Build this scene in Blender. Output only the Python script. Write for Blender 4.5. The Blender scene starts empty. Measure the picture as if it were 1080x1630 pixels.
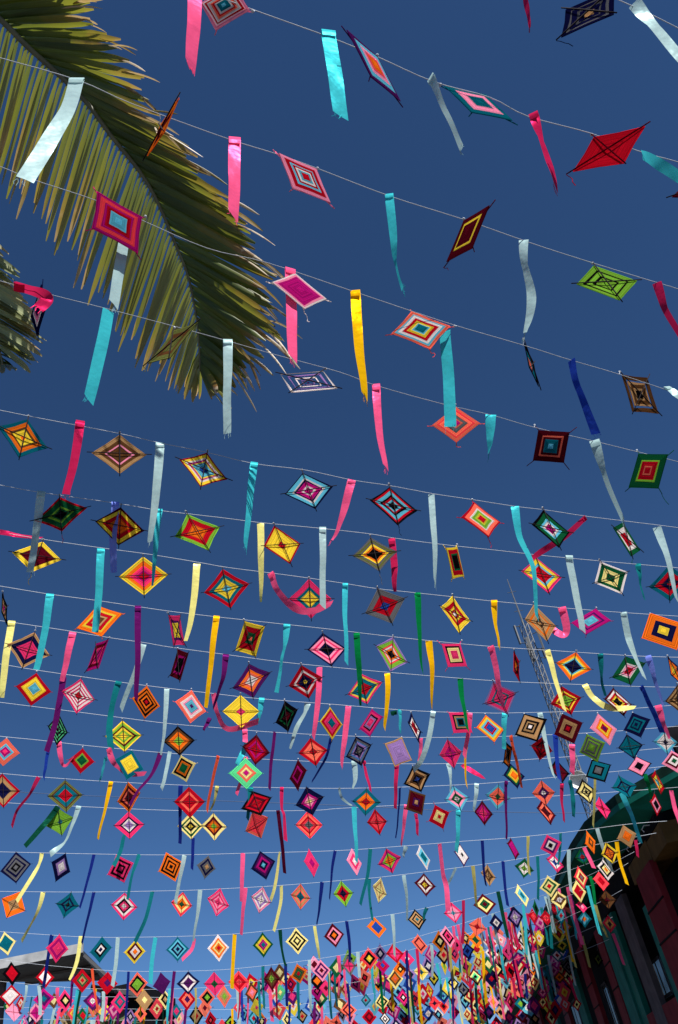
import bpy, bmesh, math, random
from mathutils import Vector, Matrix
random.seed(7)
SC = bpy.context.scene
COL = SC.collection
R = math.radians

# ------------------------------------------------------------------ camera
FPX, CX, CY = 1255.0, 540.0, 815.0          # focal length and centre in photo pixels (1080 x 1630)
PITCH, ROLL = R(38.7), R(12.0)
CAM = Vector((0, 0, 1.6))
_f = Vector((0, math.cos(PITCH), math.sin(PITCH)))
_r0 = Vector((1, 0, 0))
_u0 = Vector((0, -math.sin(PITCH), math.cos(PITCH)))
RT = _r0 * math.cos(ROLL) - _u0 * math.sin(ROLL)
UP = _r0 * math.sin(ROLL) + _u0 * math.cos(ROLL)
FW = _f
cd = bpy.data.cameras.new('camera')
cam = bpy.data.objects.new('camera', cd)
COL.objects.link(cam)
cam.matrix_world = Matrix.Translation(CAM) @ Matrix((RT, UP, -FW)).transposed().to_4x4()
cd.sensor_fit = 'VERTICAL'
cd.sensor_height = 24.0
cd.lens = 24.0 * FPX / 1630.0
cd.clip_start = 0.05
cd.clip_end = 20000
SC.camera = cam

# ------------------------------------------------------------------ sky and sun
SUN_EL, SUN_AZ = R(52), R(150)              # azimuth clockwise from the view heading (+Y)
w = bpy.data.worlds.new("World")
SC.world = w
w.use_nodes = True
nt = w.node_tree
nt.nodes.clear()
sky = nt.nodes.new('ShaderNodeTexSky')
sky.sky_type = 'NISHITA'
sky.sun_disc = False
sky.sun_elevation = SUN_EL
sky.sun_rotation = SUN_AZ
sky.altitude = 1500
sky.air_density = 0.8
sky.dust_density = 0.0
sky.ozone_density = 7.0
bg = nt.nodes.new('ShaderNodeBackground')
bg.inputs['Strength'].default_value = 0.05
wo = nt.nodes.new('ShaderNodeOutputWorld')
hs = nt.nodes.new('ShaderNodeHueSaturation')
hs.inputs['Saturation'].default_value = 1.09          # deep polarised blue, the same over the whole sky
nt.links.new(sky.outputs[0], hs.inputs['Color'])
nt.links.new(hs.outputs[0], bg.inputs['Color'])
nt.links.new(bg.outputs[0], wo.inputs['Surface'])
sl = bpy.data.lights.new('sun', 'SUN')
sl.energy = 5.0
sl.angle = R(0.53)
sl.color = (1.0, 0.955, 0.88)
so = bpy.data.objects.new('sun', sl)
COL.objects.link(so)
SUN = Vector((math.cos(SUN_EL) * math.sin(SUN_AZ), math.cos(SUN_EL) * math.cos(SUN_AZ), math.sin(SUN_EL)))
so.rotation_euler = SUN.to_track_quat('Z', 'Y').to_euler()
so.location = (0, 0, 30)
SC.view_settings.view_transform = 'Standard'
SC.view_settings.look = 'None'
SC.view_settings.gamma = 1
SC.view_settings.exposure = 0.92
SC.view_settings.use_curve_mapping = False
try:
    SC.cycles.max_bounces = 8
    SC.cycles.transparent_max_bounces = 16
except Exception:
    pass

# ------------------------------------------------------------------ helpers
def at(px, py, z):
    """the world point seen at photo pixel (px, py) at depth z along the view axis"""
    return CAM + (FW + RT * ((px - CX) / FPX) - UP * ((py - CY) / FPX)) * z

def pix(P):
    d = P - CAM
    z = d.dot(FW)
    return CX + FPX * d.dot(RT) / z, CY - FPX * d.dot(UP) / z, z

def lin(c):
    c = c / 255.0
    return c / 12.92 if c <= 0.04045 else ((c + 0.055) / 1.055) ** 2.4

def rgb(r, g, b, k=0.9):
    return (lin(r) * k, lin(g) * k, lin(b) * k, 1)

def link(name, mesh, parent=None, mat=None):
    o = bpy.data.objects.new(name, mesh)
    COL.objects.link(o)
    if mat is not None:
        mesh.materials.append(mat)
    if parent is not None:
        o.parent = parent
    return o

def mesh_of(name, verts, faces, smooth=False):
    m = bpy.data.meshes.new(name)
    m.from_pydata([tuple(v) for v in verts], [], faces)
    if smooth:
        m.polygons.foreach_set('use_smooth', [True] * len(m.polygons))
    m.update()
    return m

class MB:
    """collects simple shapes into one mesh"""
    def __init__(self):
        self.v, self.f = [], []
    def add(self, verts, faces):
        n = len(self.v)
        self.v += [Vector(v) for v in verts]
        self.f += [tuple(i + n for i in q) for q in faces]
        return self
    def box(self, lo, hi, M=None):
        x0, y0, z0 = lo
        x1, y1, z1 = hi
        vs = [Vector(p) for p in ((x0, y0, z0), (x1, y0, z0), (x1, y1, z0), (x0, y1, z0), (x0, y0, z1), (x1, y0, z1), (x1, y1, z1), (x0, y1, z1))]
        if M is not None:
            vs = [M @ v for v in vs]
        return self.add(vs, [(3, 2, 1, 0), (4, 5, 6, 7), (0, 1, 5, 4), (1, 2, 6, 5), (2, 3, 7, 6), (3, 0, 4, 7)])
    def tube(self, pts, rad, n=6, closed=True):
        pts = [Vector(p) for p in pts]
        if not hasattr(rad, '__len__'):
            rad = [rad] * len(pts)
        vs, fs = [], []
        nrm = None
        for i, p in enumerate(pts):
            t = (pts[min(i + 1, len(pts) - 1)] - pts[max(i - 1, 0)]).normalized()
            if nrm is None:
                a = Vector((0, 0, 1)) if abs(t.z) < 0.9 else Vector((1, 0, 0))
                nrm = t.cross(a).normalized()
            nrm = (nrm - t * nrm.dot(t)).normalized()
            b = t.cross(nrm)
            for k in range(n):
                a = 2 * math.pi * k / n
                vs.append(p + (nrm * math.cos(a) + b * math.sin(a)) * rad[i])
        for i in range(len(pts) - 1):
            for k in range(n):
                fs.append((i * n + k, i * n + (k + 1) % n, (i + 1) * n + (k + 1) % n, (i + 1) * n + k))
        if closed:
            fs.append(tuple(range(n - 1, -1, -1)))
            fs.append(tuple((len(pts) - 1) * n + k for k in range(n)))
        return self.add(vs, fs)
    def slab(self, quad, thick):
        """a quad given a thickness along its own normal"""
        q = [Vector(p) for p in quad]
        nn = (q[1] - q[0]).cross(q[3] - q[0]).normalized() * thick
        n = len(q)
        vs = q + [p + nn for p in q]
        fs = [tuple(range(n - 1, -1, -1)), tuple(range(n, 2 * n))] + [(i, (i + 1) % n, n + (i + 1) % n, n + i) for i in range(n)]
        return self.add(vs, fs)
    def build(self, name, mat, parent=None, smooth=False, origin=None):
        vs = self.v if origin is None else [v - Vector(origin) for v in self.v]
        o = link(name, mesh_of(name, vs, self.f, smooth), parent, mat)
        if origin is not None:
            o.location = origin
        return o

def tag(o, label=None, cat=None, group=None, kind=None):
    if label: o['label'] = label
    if cat: o['category'] = cat
    if group: o['group'] = group
    if kind: o['kind'] = kind
    return o

def empty(name, M):
    o = bpy.data.objects.new(name, None)
    COL.objects.link(o)
    if isinstance(M, Matrix):
        o.matrix_world = M
    else:
        o.location = M
    o.empty_display_size = 0.1
    return o

def catmull(pts, n=6):
    pts = [Vector(p) for p in pts]
    out = []
    for i in range(len(pts) - 1):
        p0, p1, p2, p3 = pts[max(i - 1, 0)], pts[i], pts[i + 1], pts[min(i + 2, len(pts) - 1)]
        for k in range(n):
            t = k / n
            out.append(0.5 * ((2 * p1) + (p2 - p0) * t + (2 * p0 - 5 * p1 + 4 * p2 - p3) * t * t + (3 * p1 - p0 - 3 * p2 + p3) * t ** 3))
    out.append(pts[-1])
    return out

# ------------------------------------------------------------------ materials
def newmat(name):
    m = bpy.data.materials.new(name)
    m.use_nodes = True
    nt = m.node_tree
    nt.nodes.clear()
    return m, nt, nt.nodes, nt.links

def jitter(nt, color, amount=0.12):
    """object-to-object colour variation"""
    n, l = nt.nodes, nt.links
    oi = n.new('ShaderNodeObjectInfo')
    mr = n.new('ShaderNodeMapRange')
    mr.inputs['To Min'].default_value = 1 - amount
    mr.inputs['To Max'].default_value = 1 + amount
    l.new(oi.outputs['Random'], mr.inputs['Value'])
    h = n.new('ShaderNodeHueSaturation')
    h.inputs['Color'].default_value = color
    l.new(mr.outputs[0], h.inputs['Value'])
    return h.outputs[0]

def yarn_mat(name, color, trans=0.52):
    m, nt, n, l = newmat(name)
    tc = n.new('ShaderNodeTexCoord')
    sp = n.new('ShaderNodeSeparateXYZ')
    l.new(tc.outputs['Object'], sp.inputs[0])
    ax = n.new('ShaderNodeMath'); ax.operation = 'ABSOLUTE'
    ay = n.new('ShaderNodeMath'); ay.operation = 'ABSOLUTE'
    l.new(sp.outputs[0], ax.inputs[0]); l.new(sp.outputs[1], ay.inputs[0])
    d = n.new('ShaderNodeMath'); d.operation = 'ADD'
    l.new(ax.outputs[0], d.inputs[0]); l.new(ay.outputs[0], d.inputs[1])
    # single strands run parallel to the edges of the diamond
    noi = n.new('ShaderNodeTexNoise'); noi.noise_dimensions = '1D'
    mul = n.new('ShaderNodeMath'); mul.operation = 'MULTIPLY'; mul.inputs[1].default_value = 85.0
    l.new(d.outputs[0], mul.inputs[0])
    l.new(mul.outputs[0], noi.inputs['W'])
    noi.inputs['Scale'].default_value = 1.0
    noi.inputs['Detail'].default_value = 1.0
    mr = n.new('ShaderNodeMapRange')
    mr.inputs['From Min'].default_value = 0.25; mr.inputs['From Max'].default_value = 0.75
    mr.inputs['To Min'].default_value = 0.60; mr.inputs['To Max'].default_value = 1.36
    l.new(noi.outputs['Fac'], mr.inputs['Value'])
    c = jitter(nt, color, 0.10)
    mx = n.new('ShaderNodeMix'); mx.data_type = 'RGBA'; mx.blend_type = 'MULTIPLY'
    mx.inputs['Factor'].default_value = 1.0
    l.new(c, mx.inputs['A'])
    cmb = n.new('ShaderNodeCombineColor')
    for i in range(3):
        l.new(mr.outputs[0], cmb.inputs[i])
    l.new(cmb.outputs[0], mx.inputs['B'])
    sn = n.new('ShaderNodeMath'); sn.operation = 'SINE'
    m2 = n.new('ShaderNodeMath'); m2.operation = 'MULTIPLY'; m2.inputs[1].default_value = 1300.0
    l.new(d.outputs[0], m2.inputs[0]); l.new(m2.outputs[0], sn.inputs[0])
    bp = n.new('ShaderNodeBump'); bp.inputs['Strength'].default_value = 0.35; bp.inputs['Distance'].default_value = 0.002
    l.new(sn.outputs[0], bp.inputs['Height'])
    df = n.new('ShaderNodeBsdfDiffuse'); df.inputs['Roughness'].default_value = 0.6
    tr = n.new('ShaderNodeBsdfTranslucent')
    for b in (df, tr):
        l.new(mx.outputs['Result'], b.inputs['Color'])
    l.new(bp.outputs[0], df.inputs['Normal'])
    mix = n.new('ShaderNodeMixShader'); mix.inputs[0].default_value = trans
    l.new(df.outputs[0], mix.inputs[1]); l.new(tr.outputs[0], mix.inputs[2])
    out = n.new('ShaderNodeOutputMaterial')
    l.new(mix.outputs[0], out.inputs['Surface'])
    return m

def satin_mat(name, color):
    m, nt, n, l = newmat(name)
    tc = n.new('ShaderNodeTexCoord')
    noi = n.new('ShaderNodeTexNoise')
    noi.inputs['Scale'].default_value = 14.0
    noi.inputs['Detail'].default_value = 2.0
    l.new(tc.outputs['Object'], noi.inputs['Vector'])
    bp = n.new('ShaderNodeBump'); bp.inputs['Strength'].default_value = 0.5; bp.inputs['Distance'].default_value = 0.012
    l.new(noi.outputs['Fac'], bp.inputs['Height'])
    c = jitter(nt, color, 0.10)
    df = n.new('ShaderNodeBsdfDiffuse')
    tr = n.new('ShaderNodeBsdfTranslucent')
    l.new(c, df.inputs['Color']); l.new(c, tr.inputs['Color'])
    l.new(bp.outputs[0], df.inputs['Normal'])
    gl = n.new('ShaderNodeBsdfGlossy'); gl.inputs['Roughness'].default_value = 0.33
    l.new(bp.outputs[0], gl.inputs['Normal'])
    l.new(c, gl.inputs['Color'])
    mix = n.new('ShaderNodeMixShader'); mix.inputs[0].default_value = 0.45
    l.new(df.outputs[0], mix.inputs[1]); l.new(tr.outputs[0], mix.inputs[2])
    mx2 = n.new('ShaderNodeMixShader'); mx2.inputs[0].default_value = 0.06
    l.new(mix.outputs[0], mx2.inputs[1]); l.new(gl.outputs[0], mx2.inputs[2])
    out = n.new('ShaderNodeOutputMaterial')
    l.new(mx2.outputs[0], out.inputs['Surface'])
    return m

def solid_mat(name, color, rough=0.6, metal=0.0, noise=0.25, scale=6.0, bump=0.2, spec=0.5):
    m, nt, n, l = newmat(name)
    tc = n.new('ShaderNodeTexCoord')
    noi = n.new('ShaderNodeTexNoise')
    noi.inputs['Scale'].default_value = scale
    noi.inputs['Detail'].default_value = 6.0
    l.new(tc.outputs['Object'], noi.inputs['Vector'])
    mr = n.new('ShaderNodeMapRange')
    mr.inputs['From Min'].default_value = 0.3; mr.inputs['From Max'].default_value = 0.7
    mr.inputs['To Min'].default_value = 1 - noise; mr.inputs['To Max'].default_value = 1 + noise
    l.new(noi.outputs['Fac'], mr.inputs['Value'])
    h = n.new('ShaderNodeHueSaturation'); h.inputs['Color'].default_value = color
    l.new(mr.outputs[0], h.inputs['Value'])
    p = n.new('ShaderNodeBsdfPrincipled')
    p.inputs['Roughness'].default_value = rough
    p.inputs['Metallic'].default_value = metal
    p.inputs['Specular IOR Level'].default_value = spec
    l.new(h.outputs[0], p.inputs['Base Color'])
    bp = n.new('ShaderNodeBump'); bp.inputs['Strength'].default_value = bump; bp.inputs['Distance'].default_value = 0.01
    l.new(noi.outputs['Fac'], bp.inputs['Height']); l.new(bp.outputs[0], p.inputs['Normal'])
    out = n.new('ShaderNodeOutputMaterial')
    l.new(p.outputs[0], out.inputs['Surface'])
    return m

COLOURS = {
 'r': ('red', (205, 18, 42)), 'd': ('maroon', (105, 14, 34)), 'p': ('hot pink', (240, 62, 130)), 'l': ('pale pink', (248, 165, 195)),
 'm': ('magenta', (200, 25, 135)), 'v': ('purple', (92, 28, 105)), 'n': ('navy', (22, 24, 74)), 'b': ('blue', (38, 84, 180)),
 'c': ('sky blue', (112, 205, 225)), 't': ('teal', (14, 120, 140)), 'g': ('green', (20, 105, 62)), 'e': ('lime green', (150, 205, 70)),
 'y': ('yellow', (245, 222, 70)), 'o': ('orange', (248, 135, 35)), 'w': ('white', (238, 230, 228)), 'k': ('black', (18, 16, 22)),
 's': ('grey', (120, 120, 125)), 'B': ('brown', (112, 74, 44)), 'T': ('tan', (205, 165, 115)), 'P': ('salmon', (250, 130, 105)),
 'L': ('lavender', (175, 140, 200)), 'C': ('cream', (248, 235, 165)), 'a': ('coral', (248, 78, 92)), 'M': ('mint', (110, 225, 165)),
 'O': ('olive', (125, 130, 70)),
}
YARN = {k: yarn_mat('yarn ' + v[0], rgb(*v[1], 0.98)) for k, v in COLOURS.items()}
RCOL = {
 'A': ('turquoise', (62, 190, 202)), 'W': ('pale mint', (176, 206, 208)), 'P': ('pink', (250, 92, 142)), 'R': ('crimson', (196, 34, 84)),
 'Y': ('pale yellow', (244, 236, 140)), 'G': ('gold', (250, 190, 16)), 'V': ('purple', (98, 22, 96)), 'N': ('navy', (24, 38, 118)),
 'U': ('periwinkle', (128, 148, 236)), 'E': ('green', (8, 122, 62)), 'K': ('dark maroon', (70, 10, 36)), 'D': ('dark green', (10, 60, 44)),
 'O': ('orange', (238, 92, 58)), 'L': ('olive', (176, 168, 96)), 'B': ('blue', (36, 66, 170)), 'I': ('teal', (22, 118, 124)),
}
SATIN = {k: satin_mat('satin ' + v[0], rgb(*v[1])) for k, v in RCOL.items()}
M_STICK = solid_mat('dark wooden stick', (0.012, 0.008, 0.010, 1), 0.9, 0, 0.3, 40, spec=0.1)
M_CORD = solid_mat('white nylon cord', (0.42, 0.46, 0.52, 1), 0.8, 0, 0.1, 30, spec=0.2)
M_DARKCORD = solid_mat('dark cable', (0.05, 0.07, 0.13, 1), 0.6, 0, 0.1, 30)
M_STEEL = solid_mat('galvanised steel', (0.11, 0.115, 0.12, 1), 0.5, 0.3, 0.2, 8)
M_WHITE = solid_mat('white painted metal', (0.48, 0.49, 0.48, 1), 0.5, 0, 0.25, 4)

# ------------------------------------------------------------------ ground (one paved sheet under the street)
g = MB()
g.add([(-400, -400, 0), (400, -400, 0), (400, 400, 0), (-400, 400, 0)], [(0, 1, 2, 3)])
m_ground = solid_mat('worn paving', (0.055, 0.052, 0.05, 1), 0.8, 0, 0.3, 1.2, 0.4)
tag(g.build('ground', m_ground), kind='structure')

# ------------------------------------------------------------------ building with a colonnade along the right side of the street
M_GREEN = solid_mat('green painted eave', (0.007, 0.125, 0.092, 1), 0.7, 0, 0.2, 3, spec=0.06)
M_TEALP = solid_mat('teal painted plaster', (0.016, 0.135, 0.110, 1), 0.8, 0, 0.25, 4, spec=0.06)
M_MAROON = solid_mat('maroon painted plaster', (0.150, 0.016, 0.022, 1), 0.8, 0, 0.25, 4, spec=0.06)
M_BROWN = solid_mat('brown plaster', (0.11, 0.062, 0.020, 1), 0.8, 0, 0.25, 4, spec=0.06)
M_GREYP = solid_mat('grey plaster', (0.085, 0.072, 0.076, 1), 0.85, 0, 0.25, 5, spec=0.06)
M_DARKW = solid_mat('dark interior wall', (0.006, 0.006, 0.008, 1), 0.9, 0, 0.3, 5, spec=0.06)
M_TILE = solid_mat('dark green roof', (0.008, 0.030, 0.022, 1), 0.9, 0, 0.3, 6, spec=0.06)
bld = empty('colonnade_building', Vector((3.3, 11, 0)))
tag(bld, 'dark building in shade with green eaves and maroon and teal pillars, low on the right', 'building')
def bpart(mb, name, mat, parent=bld):
    o = mb.build(name, mat, parent, origin=None)
    if parent is bld:
        for v in o.data.vertices:
            v.co -= bld.location
    else:
        for v in o.data.vertices:
            v.co -= bld.location
    return o
EX, EZ = 2.62, 4.75
# the eave: outer edge follows the street, then a chamfered corner at the near end
outer = [(EX, 46, EZ + .25), (EX, 16.4, EZ + .10), (EX, 14.0, EZ), (EX + .08, 12.75, EZ - .03), (2.98, 11.55, EZ - .08), (3.74, 10.78, EZ), (5.6, 9.6, EZ), (9.5, 9.6, EZ)]
inner = [(3.36, 46, 5.05), (3.36, 16.8, 4.80), (3.36, 13.9, 4.62), (3.36, 12.5, 4.54), (3.50, 11.5, 4.50), (4.05, 11.2, 4.50), (5.8, 10.6, 4.55), (9.5, 10.6, 4.55)]
ridge = [(7.2, 46, 5.45), (7.2, 16.8, 5.45), (7.2, 15.4, 5.45), (7.2, 14.8, 5.45), (7.25, 14.4, 5.45), (7.4, 14.2, 5.45), (8.0, 14.0, 5.45), (9.5, 14.0, 5.45)]
def strip(a, b, th, close=None):
    mb = MB()
    n = len(a)
    A = [Vector(p) for p in a]; B = [Vector(p) for p in b]; T = Vector((0, 0, th))
    vs = A + B + [p + T for p in A] + [p + T for p in B]
    fs = []
    for i in range(n - 1):
        fs += [(i, i + 1, n + i + 1, n + i), (2 * n + i + 1, 2 * n + i, 3 * n + i, 3 * n + i + 1), (i + 1, i, 2 * n + i, 2 * n + i + 1), (n + i, n + i + 1, 3 * n + i + 1, 3 * n + i)]
    fs += [(0, n, 3 * n, 2 * n), (n - 1, 2 * n - 1 + 0, 4 * n - 1, 3 * n - 1)]
    return mb.add(vs, fs)
bpart(strip(outer, inner, 0.05), 'soffit', M_GREEN)
o2 = [(x - .03, y, z + .06) for x, y, z in outer]
rf_ = bpart(strip(o2, ridge, 0.12), 'roof', M_TILE)
fa = [(x - .028, y, z - .02) for x, y, z in outer]
fb = [(x - .004, y, z - .02) for x, y, z in outer]
bpart(strip(fa, fb, 0.09), 'fascia', M_GREEN)
# wall band over the pillars, built from blocks
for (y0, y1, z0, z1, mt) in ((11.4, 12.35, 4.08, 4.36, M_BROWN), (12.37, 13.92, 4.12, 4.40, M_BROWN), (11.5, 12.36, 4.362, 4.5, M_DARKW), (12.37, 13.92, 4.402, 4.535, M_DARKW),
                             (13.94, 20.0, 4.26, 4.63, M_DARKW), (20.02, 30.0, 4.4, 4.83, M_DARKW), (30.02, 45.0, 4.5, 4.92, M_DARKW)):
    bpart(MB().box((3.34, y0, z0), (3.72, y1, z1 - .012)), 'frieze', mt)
# pillars: y range, colour, top, street-side face
for (y0, y1, mat, top, x0) in ((12.36, 13.48, M_MAROON, 4.115, 3.28), (13.49, 13.86, M_TEALP, 3.78, 3.31), (15.02, 15.78, M_GREYP, 4.24, 3.33),
                          (16.40, 16.88, M_GREEN, 4.23, 3.34), (16.89, 17.72, M_TEALP, 4.24, 3.30), (17.73, 18.42, M_MAROON, 4.25, 3.28),
                          (20.55, 21.4, M_MAROON, 4.38, 3.28), (22.75, 23.75, M_TEALP, 4.38, 3.28), (26.0, 27.1, M_MAROON, 4.38, 3.28), (29.0, 30.0, M_TEALP, 4.48, 3.28), (34, 35.2, M_MAROON, 4.48, 3.28)):
    pl = bpart(MB().box((x0, y0, 0), (x0 + .09, y1, top)), 'pillar', mat)
    if mat is M_MAROON:
        for zz in (3.2, 3.62):
            bpart(MB().box((x0 - .012, y0 - .01, zz), (x0 + .01, y1 + .005, zz + .025)), 'moulding', M_DARKW, pl)
bpart(MB().box((3.335, 13.87, 0), (3.42, 16.39, 2.60)), 'low_wall', M_MAROON)
bpart(MB().box((3.335, 18.43, 0), (3.42, 20.54, 2.3)), 'low_wall', M_MAROON)
bpart(MB().box((3.34, 9.9, 0), (3.71, 12.35, 1.4)), 'low_wall', M_BROWN)
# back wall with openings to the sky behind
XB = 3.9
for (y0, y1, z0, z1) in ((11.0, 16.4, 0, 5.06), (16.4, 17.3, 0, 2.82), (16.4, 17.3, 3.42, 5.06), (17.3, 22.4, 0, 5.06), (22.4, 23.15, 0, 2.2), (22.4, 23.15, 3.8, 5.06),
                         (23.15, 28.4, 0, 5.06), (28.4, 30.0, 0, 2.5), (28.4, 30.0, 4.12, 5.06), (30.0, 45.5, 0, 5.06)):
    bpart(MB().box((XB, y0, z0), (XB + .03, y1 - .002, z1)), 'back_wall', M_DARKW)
# openings: frame, mullion and an added grey pane that dims the sky behind
def dim_pane_mat():
    m, nt, n, l = newmat('sky dimming pane')
    t = n.new('ShaderNodeBsdfTransparent')
    d = n.new('ShaderNodeBsdfDiffuse'); d.inputs['Color'].default_value = (.10, .11, .13, 1)
    noi = n.new('ShaderNodeTexNoise'); noi.inputs['Scale'].default_value = 2.2; noi.inputs['Detail'].default_value = 5
    mr = n.new('ShaderNodeMapRange'); mr.inputs['To Min'].default_value = .35; mr.inputs['To Max'].default_value = .95
    l.new(noi.outputs['Fac'], mr.inputs['Value'])
    mx = n.new('ShaderNodeMixShader'); l.new(mr.outputs[0], mx.inputs[0])
    l.new(t.outputs[0], mx.inputs[1]); l.new(d.outputs[0], mx.inputs[2])
    o = n.new('ShaderNodeOutputMaterial'); l.new(mx.outputs[0], o.inputs['Surface'])
    return m
M_DIM_PANE = dim_pane_mat()
for (y0, y1, z0, z1) in ((16.4, 17.3, 2.82, 3.42), (22.4, 23.15, 2.2, 3.8), (28.4, 30.0, 2.5, 4.12)):
    fm = MB()
    fm.box((XB - .02, y0, z0), (XB - .002, y0 + .05, z1)).box((XB - .02, y1 - .05, z0), (XB - .002, y1, z1))
    fm.box((XB - .022, y0, z0), (XB - .003, y1, z0 + .05)).box((XB - .022, y0, z1 - .05), (XB - .003, y1, z1))
    fm.box((XB - .018, (y0 + y1) / 2 - .02, z0), (XB - .004, (y0 + y1) / 2 + .02, z1))
    fr_ = bpart(fm, 'window', M_GREYP)
    bpart(MB().box((XB + .008, y0 + .002, z0 + .002), (XB + .014, y1 - .004, z1 - .002)), 'pane', M_DIM_PANE, fr_)
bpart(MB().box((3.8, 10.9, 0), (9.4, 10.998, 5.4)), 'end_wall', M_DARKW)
for (y, z, zz) in ((11.82, 4.44, .05), (12.22, 4.42, .05), (13.04, 4.5, .05)):
    bpart(MB().tube([(3.33, y, z), (3.25, y, z + .01), (3.21, y + .02, z - .03), (3.23, y + .02, z - .07)], .008, 5), 'hook', M_WHITE)

# ------------------------------------------------------------------ open-sided shelter low on the left
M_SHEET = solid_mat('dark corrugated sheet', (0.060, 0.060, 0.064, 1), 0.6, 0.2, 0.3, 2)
M_FASCIA = solid_mat('pale metal fascia', (0.24, 0.25, 0.26, 1), 0.6, 0.0, 0.25, 3)
sh = empty('shelter', at(0, 1600, 26)); sh.location.z = 0
tag(sh, 'dark open shelter with a pale metal roof edge, low on the left behind the ribbons', 'shelter')
def spart(mb, name, mat, parent=None):
    o = mb.build(name, mat, parent or sh)
    for v in o.data.vertices:
        v.co -= sh.location
    return o
F0, F1 = at(-90, 1541, 24), at(133, 1513, 24)
F0.z = F1.z
away = Vector((0.10, 1, 0)).normalized()
along = (F1 - F0).normalized()
K1 = at(176, 1556, 31); K0 = F0 + away * 7; K0.z = K1.z
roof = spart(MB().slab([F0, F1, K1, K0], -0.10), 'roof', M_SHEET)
mb = MB()
f = Vector((0, -0.06, 0))
mb.add([F0 + f + Vector((0, 0, -.06)), F1 + f + Vector((0, 0, -.06)), F1 + f + Vector((0, 0, .20)), F0 + f + Vector((0, 0, .20)),
        F0 - f * .2 + Vector((0, 0, -.06)), F1 - f * .2 + Vector((0, 0, -.06)), F1 - f * .2 + Vector((0, 0, .20)), F0 - f * .2 + Vector((0, 0, .20))],
       [(0, 1, 2, 3), (5, 4, 7, 6), (3, 2, 6, 7), (1, 0, 4, 5), (2, 1, 5, 6), (0, 3, 7, 4)])
spart(mb, 'fascia', M_FASCIA)
for j in range(9):                                     # ribs of the sheet, seen from below
    t = (j + .5) / 9
    a = F0.lerp(F1, t) + Vector((0, .15, -.03)); b = K0.lerp(K1, t) + Vector((0, 0, -.03))
    spart(MB().tube([a, b], .05, 4), 'rafter', M_SHEET)
for t in (.33, .66):
    a = F0.lerp(K0, t) + Vector((0, 0, -.14)); b = F1.lerp(K1, t) + Vector((0, 0, -.14))
    spart(MB().tube([a, b], .06, 4), 'purlin', M_SHEET)
G1 = F1 + Vector((.05, 0, -.10))
mb = MB().slab([G1, K1 + Vector((0, 0, -.1)), K1 + Vector((.5, -.4, -.7)), G1 + Vector((.75, .3, -.75))], .08)
spart(mb, 'side_roof', M_SHEET)
for (px_, zz, r_) in ((4, 24.5, .11), (66, 25.0, .10), (-60, 24.5, .11)):
    p = at(px_, 1580, zz)
    top = F0.z - .1 - (zz - 24) * .15
    spart(MB().tube([(p.x, p.y, 0), (p.x, p.y, top)], r_, 8), 'post', M_GREYP if px_ < 50 else M_FASCIA)
mb = MB()
q0, q1 = at(-90, 1600, 32), at(178, 1600, 32)
mb.slab([Vector((q0.x, q0.y, 0)), Vector((q1.x, q1.y, 0)), Vector((q1.x, q1.y, F1.z - 1.35)), Vector((q0.x, q0.y, F1.z - 1.35))], -.15)
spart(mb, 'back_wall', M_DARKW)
q0, q1 = at(160, 1600, 30), at(222, 1600, 30)
hz = at(190, 1548, 30).z
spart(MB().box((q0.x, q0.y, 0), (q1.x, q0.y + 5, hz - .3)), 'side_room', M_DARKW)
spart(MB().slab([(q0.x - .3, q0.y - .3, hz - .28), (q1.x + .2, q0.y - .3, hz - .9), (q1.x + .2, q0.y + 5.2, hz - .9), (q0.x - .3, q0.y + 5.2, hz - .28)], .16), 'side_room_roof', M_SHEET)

# ------------------------------------------------------------------ far pale building at the end of the street
M_TAUPE = solid_mat('taupe render', (0.30, 0.27, 0.25, 1), 0.9, 0, 0.2, 1.5)
p0, p1 = at(800, 1600, 46), at(880, 1600, 46)
far = empty('far_building', Vector((p0.x, p0.y, 0)))
tag(far, 'small taupe building far down the street, behind the lowest diamonds beside the dark pillars', 'building')
zt = at(830, 1512, 46).z
for nm, mbx, mt in (('wall', MB().box((0, 0, 0), (3.4, 5, zt)), M_TAUPE), ('parapet', MB().box((-.15, -.15, zt + .002), (3.5, 5.1, zt + .25)), M_GREYP)):
    mbx.build(nm, mt, far)
for j in range(3):
    for kx in range(2):
        x = .4 + kx * 1.5; z = 2 + j * 2.2
        if z + 1.4 < zt:
            wf = MB().box((x, -.06, z), (x + 1.1, .04, z + 1.4)).build('window', M_GREYP, far)
            MB().box((x + .1, -.075, z + .1), (x + 1.0, -.061, z + 1.3)).build('pane', M_DARKW, wf)

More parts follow.
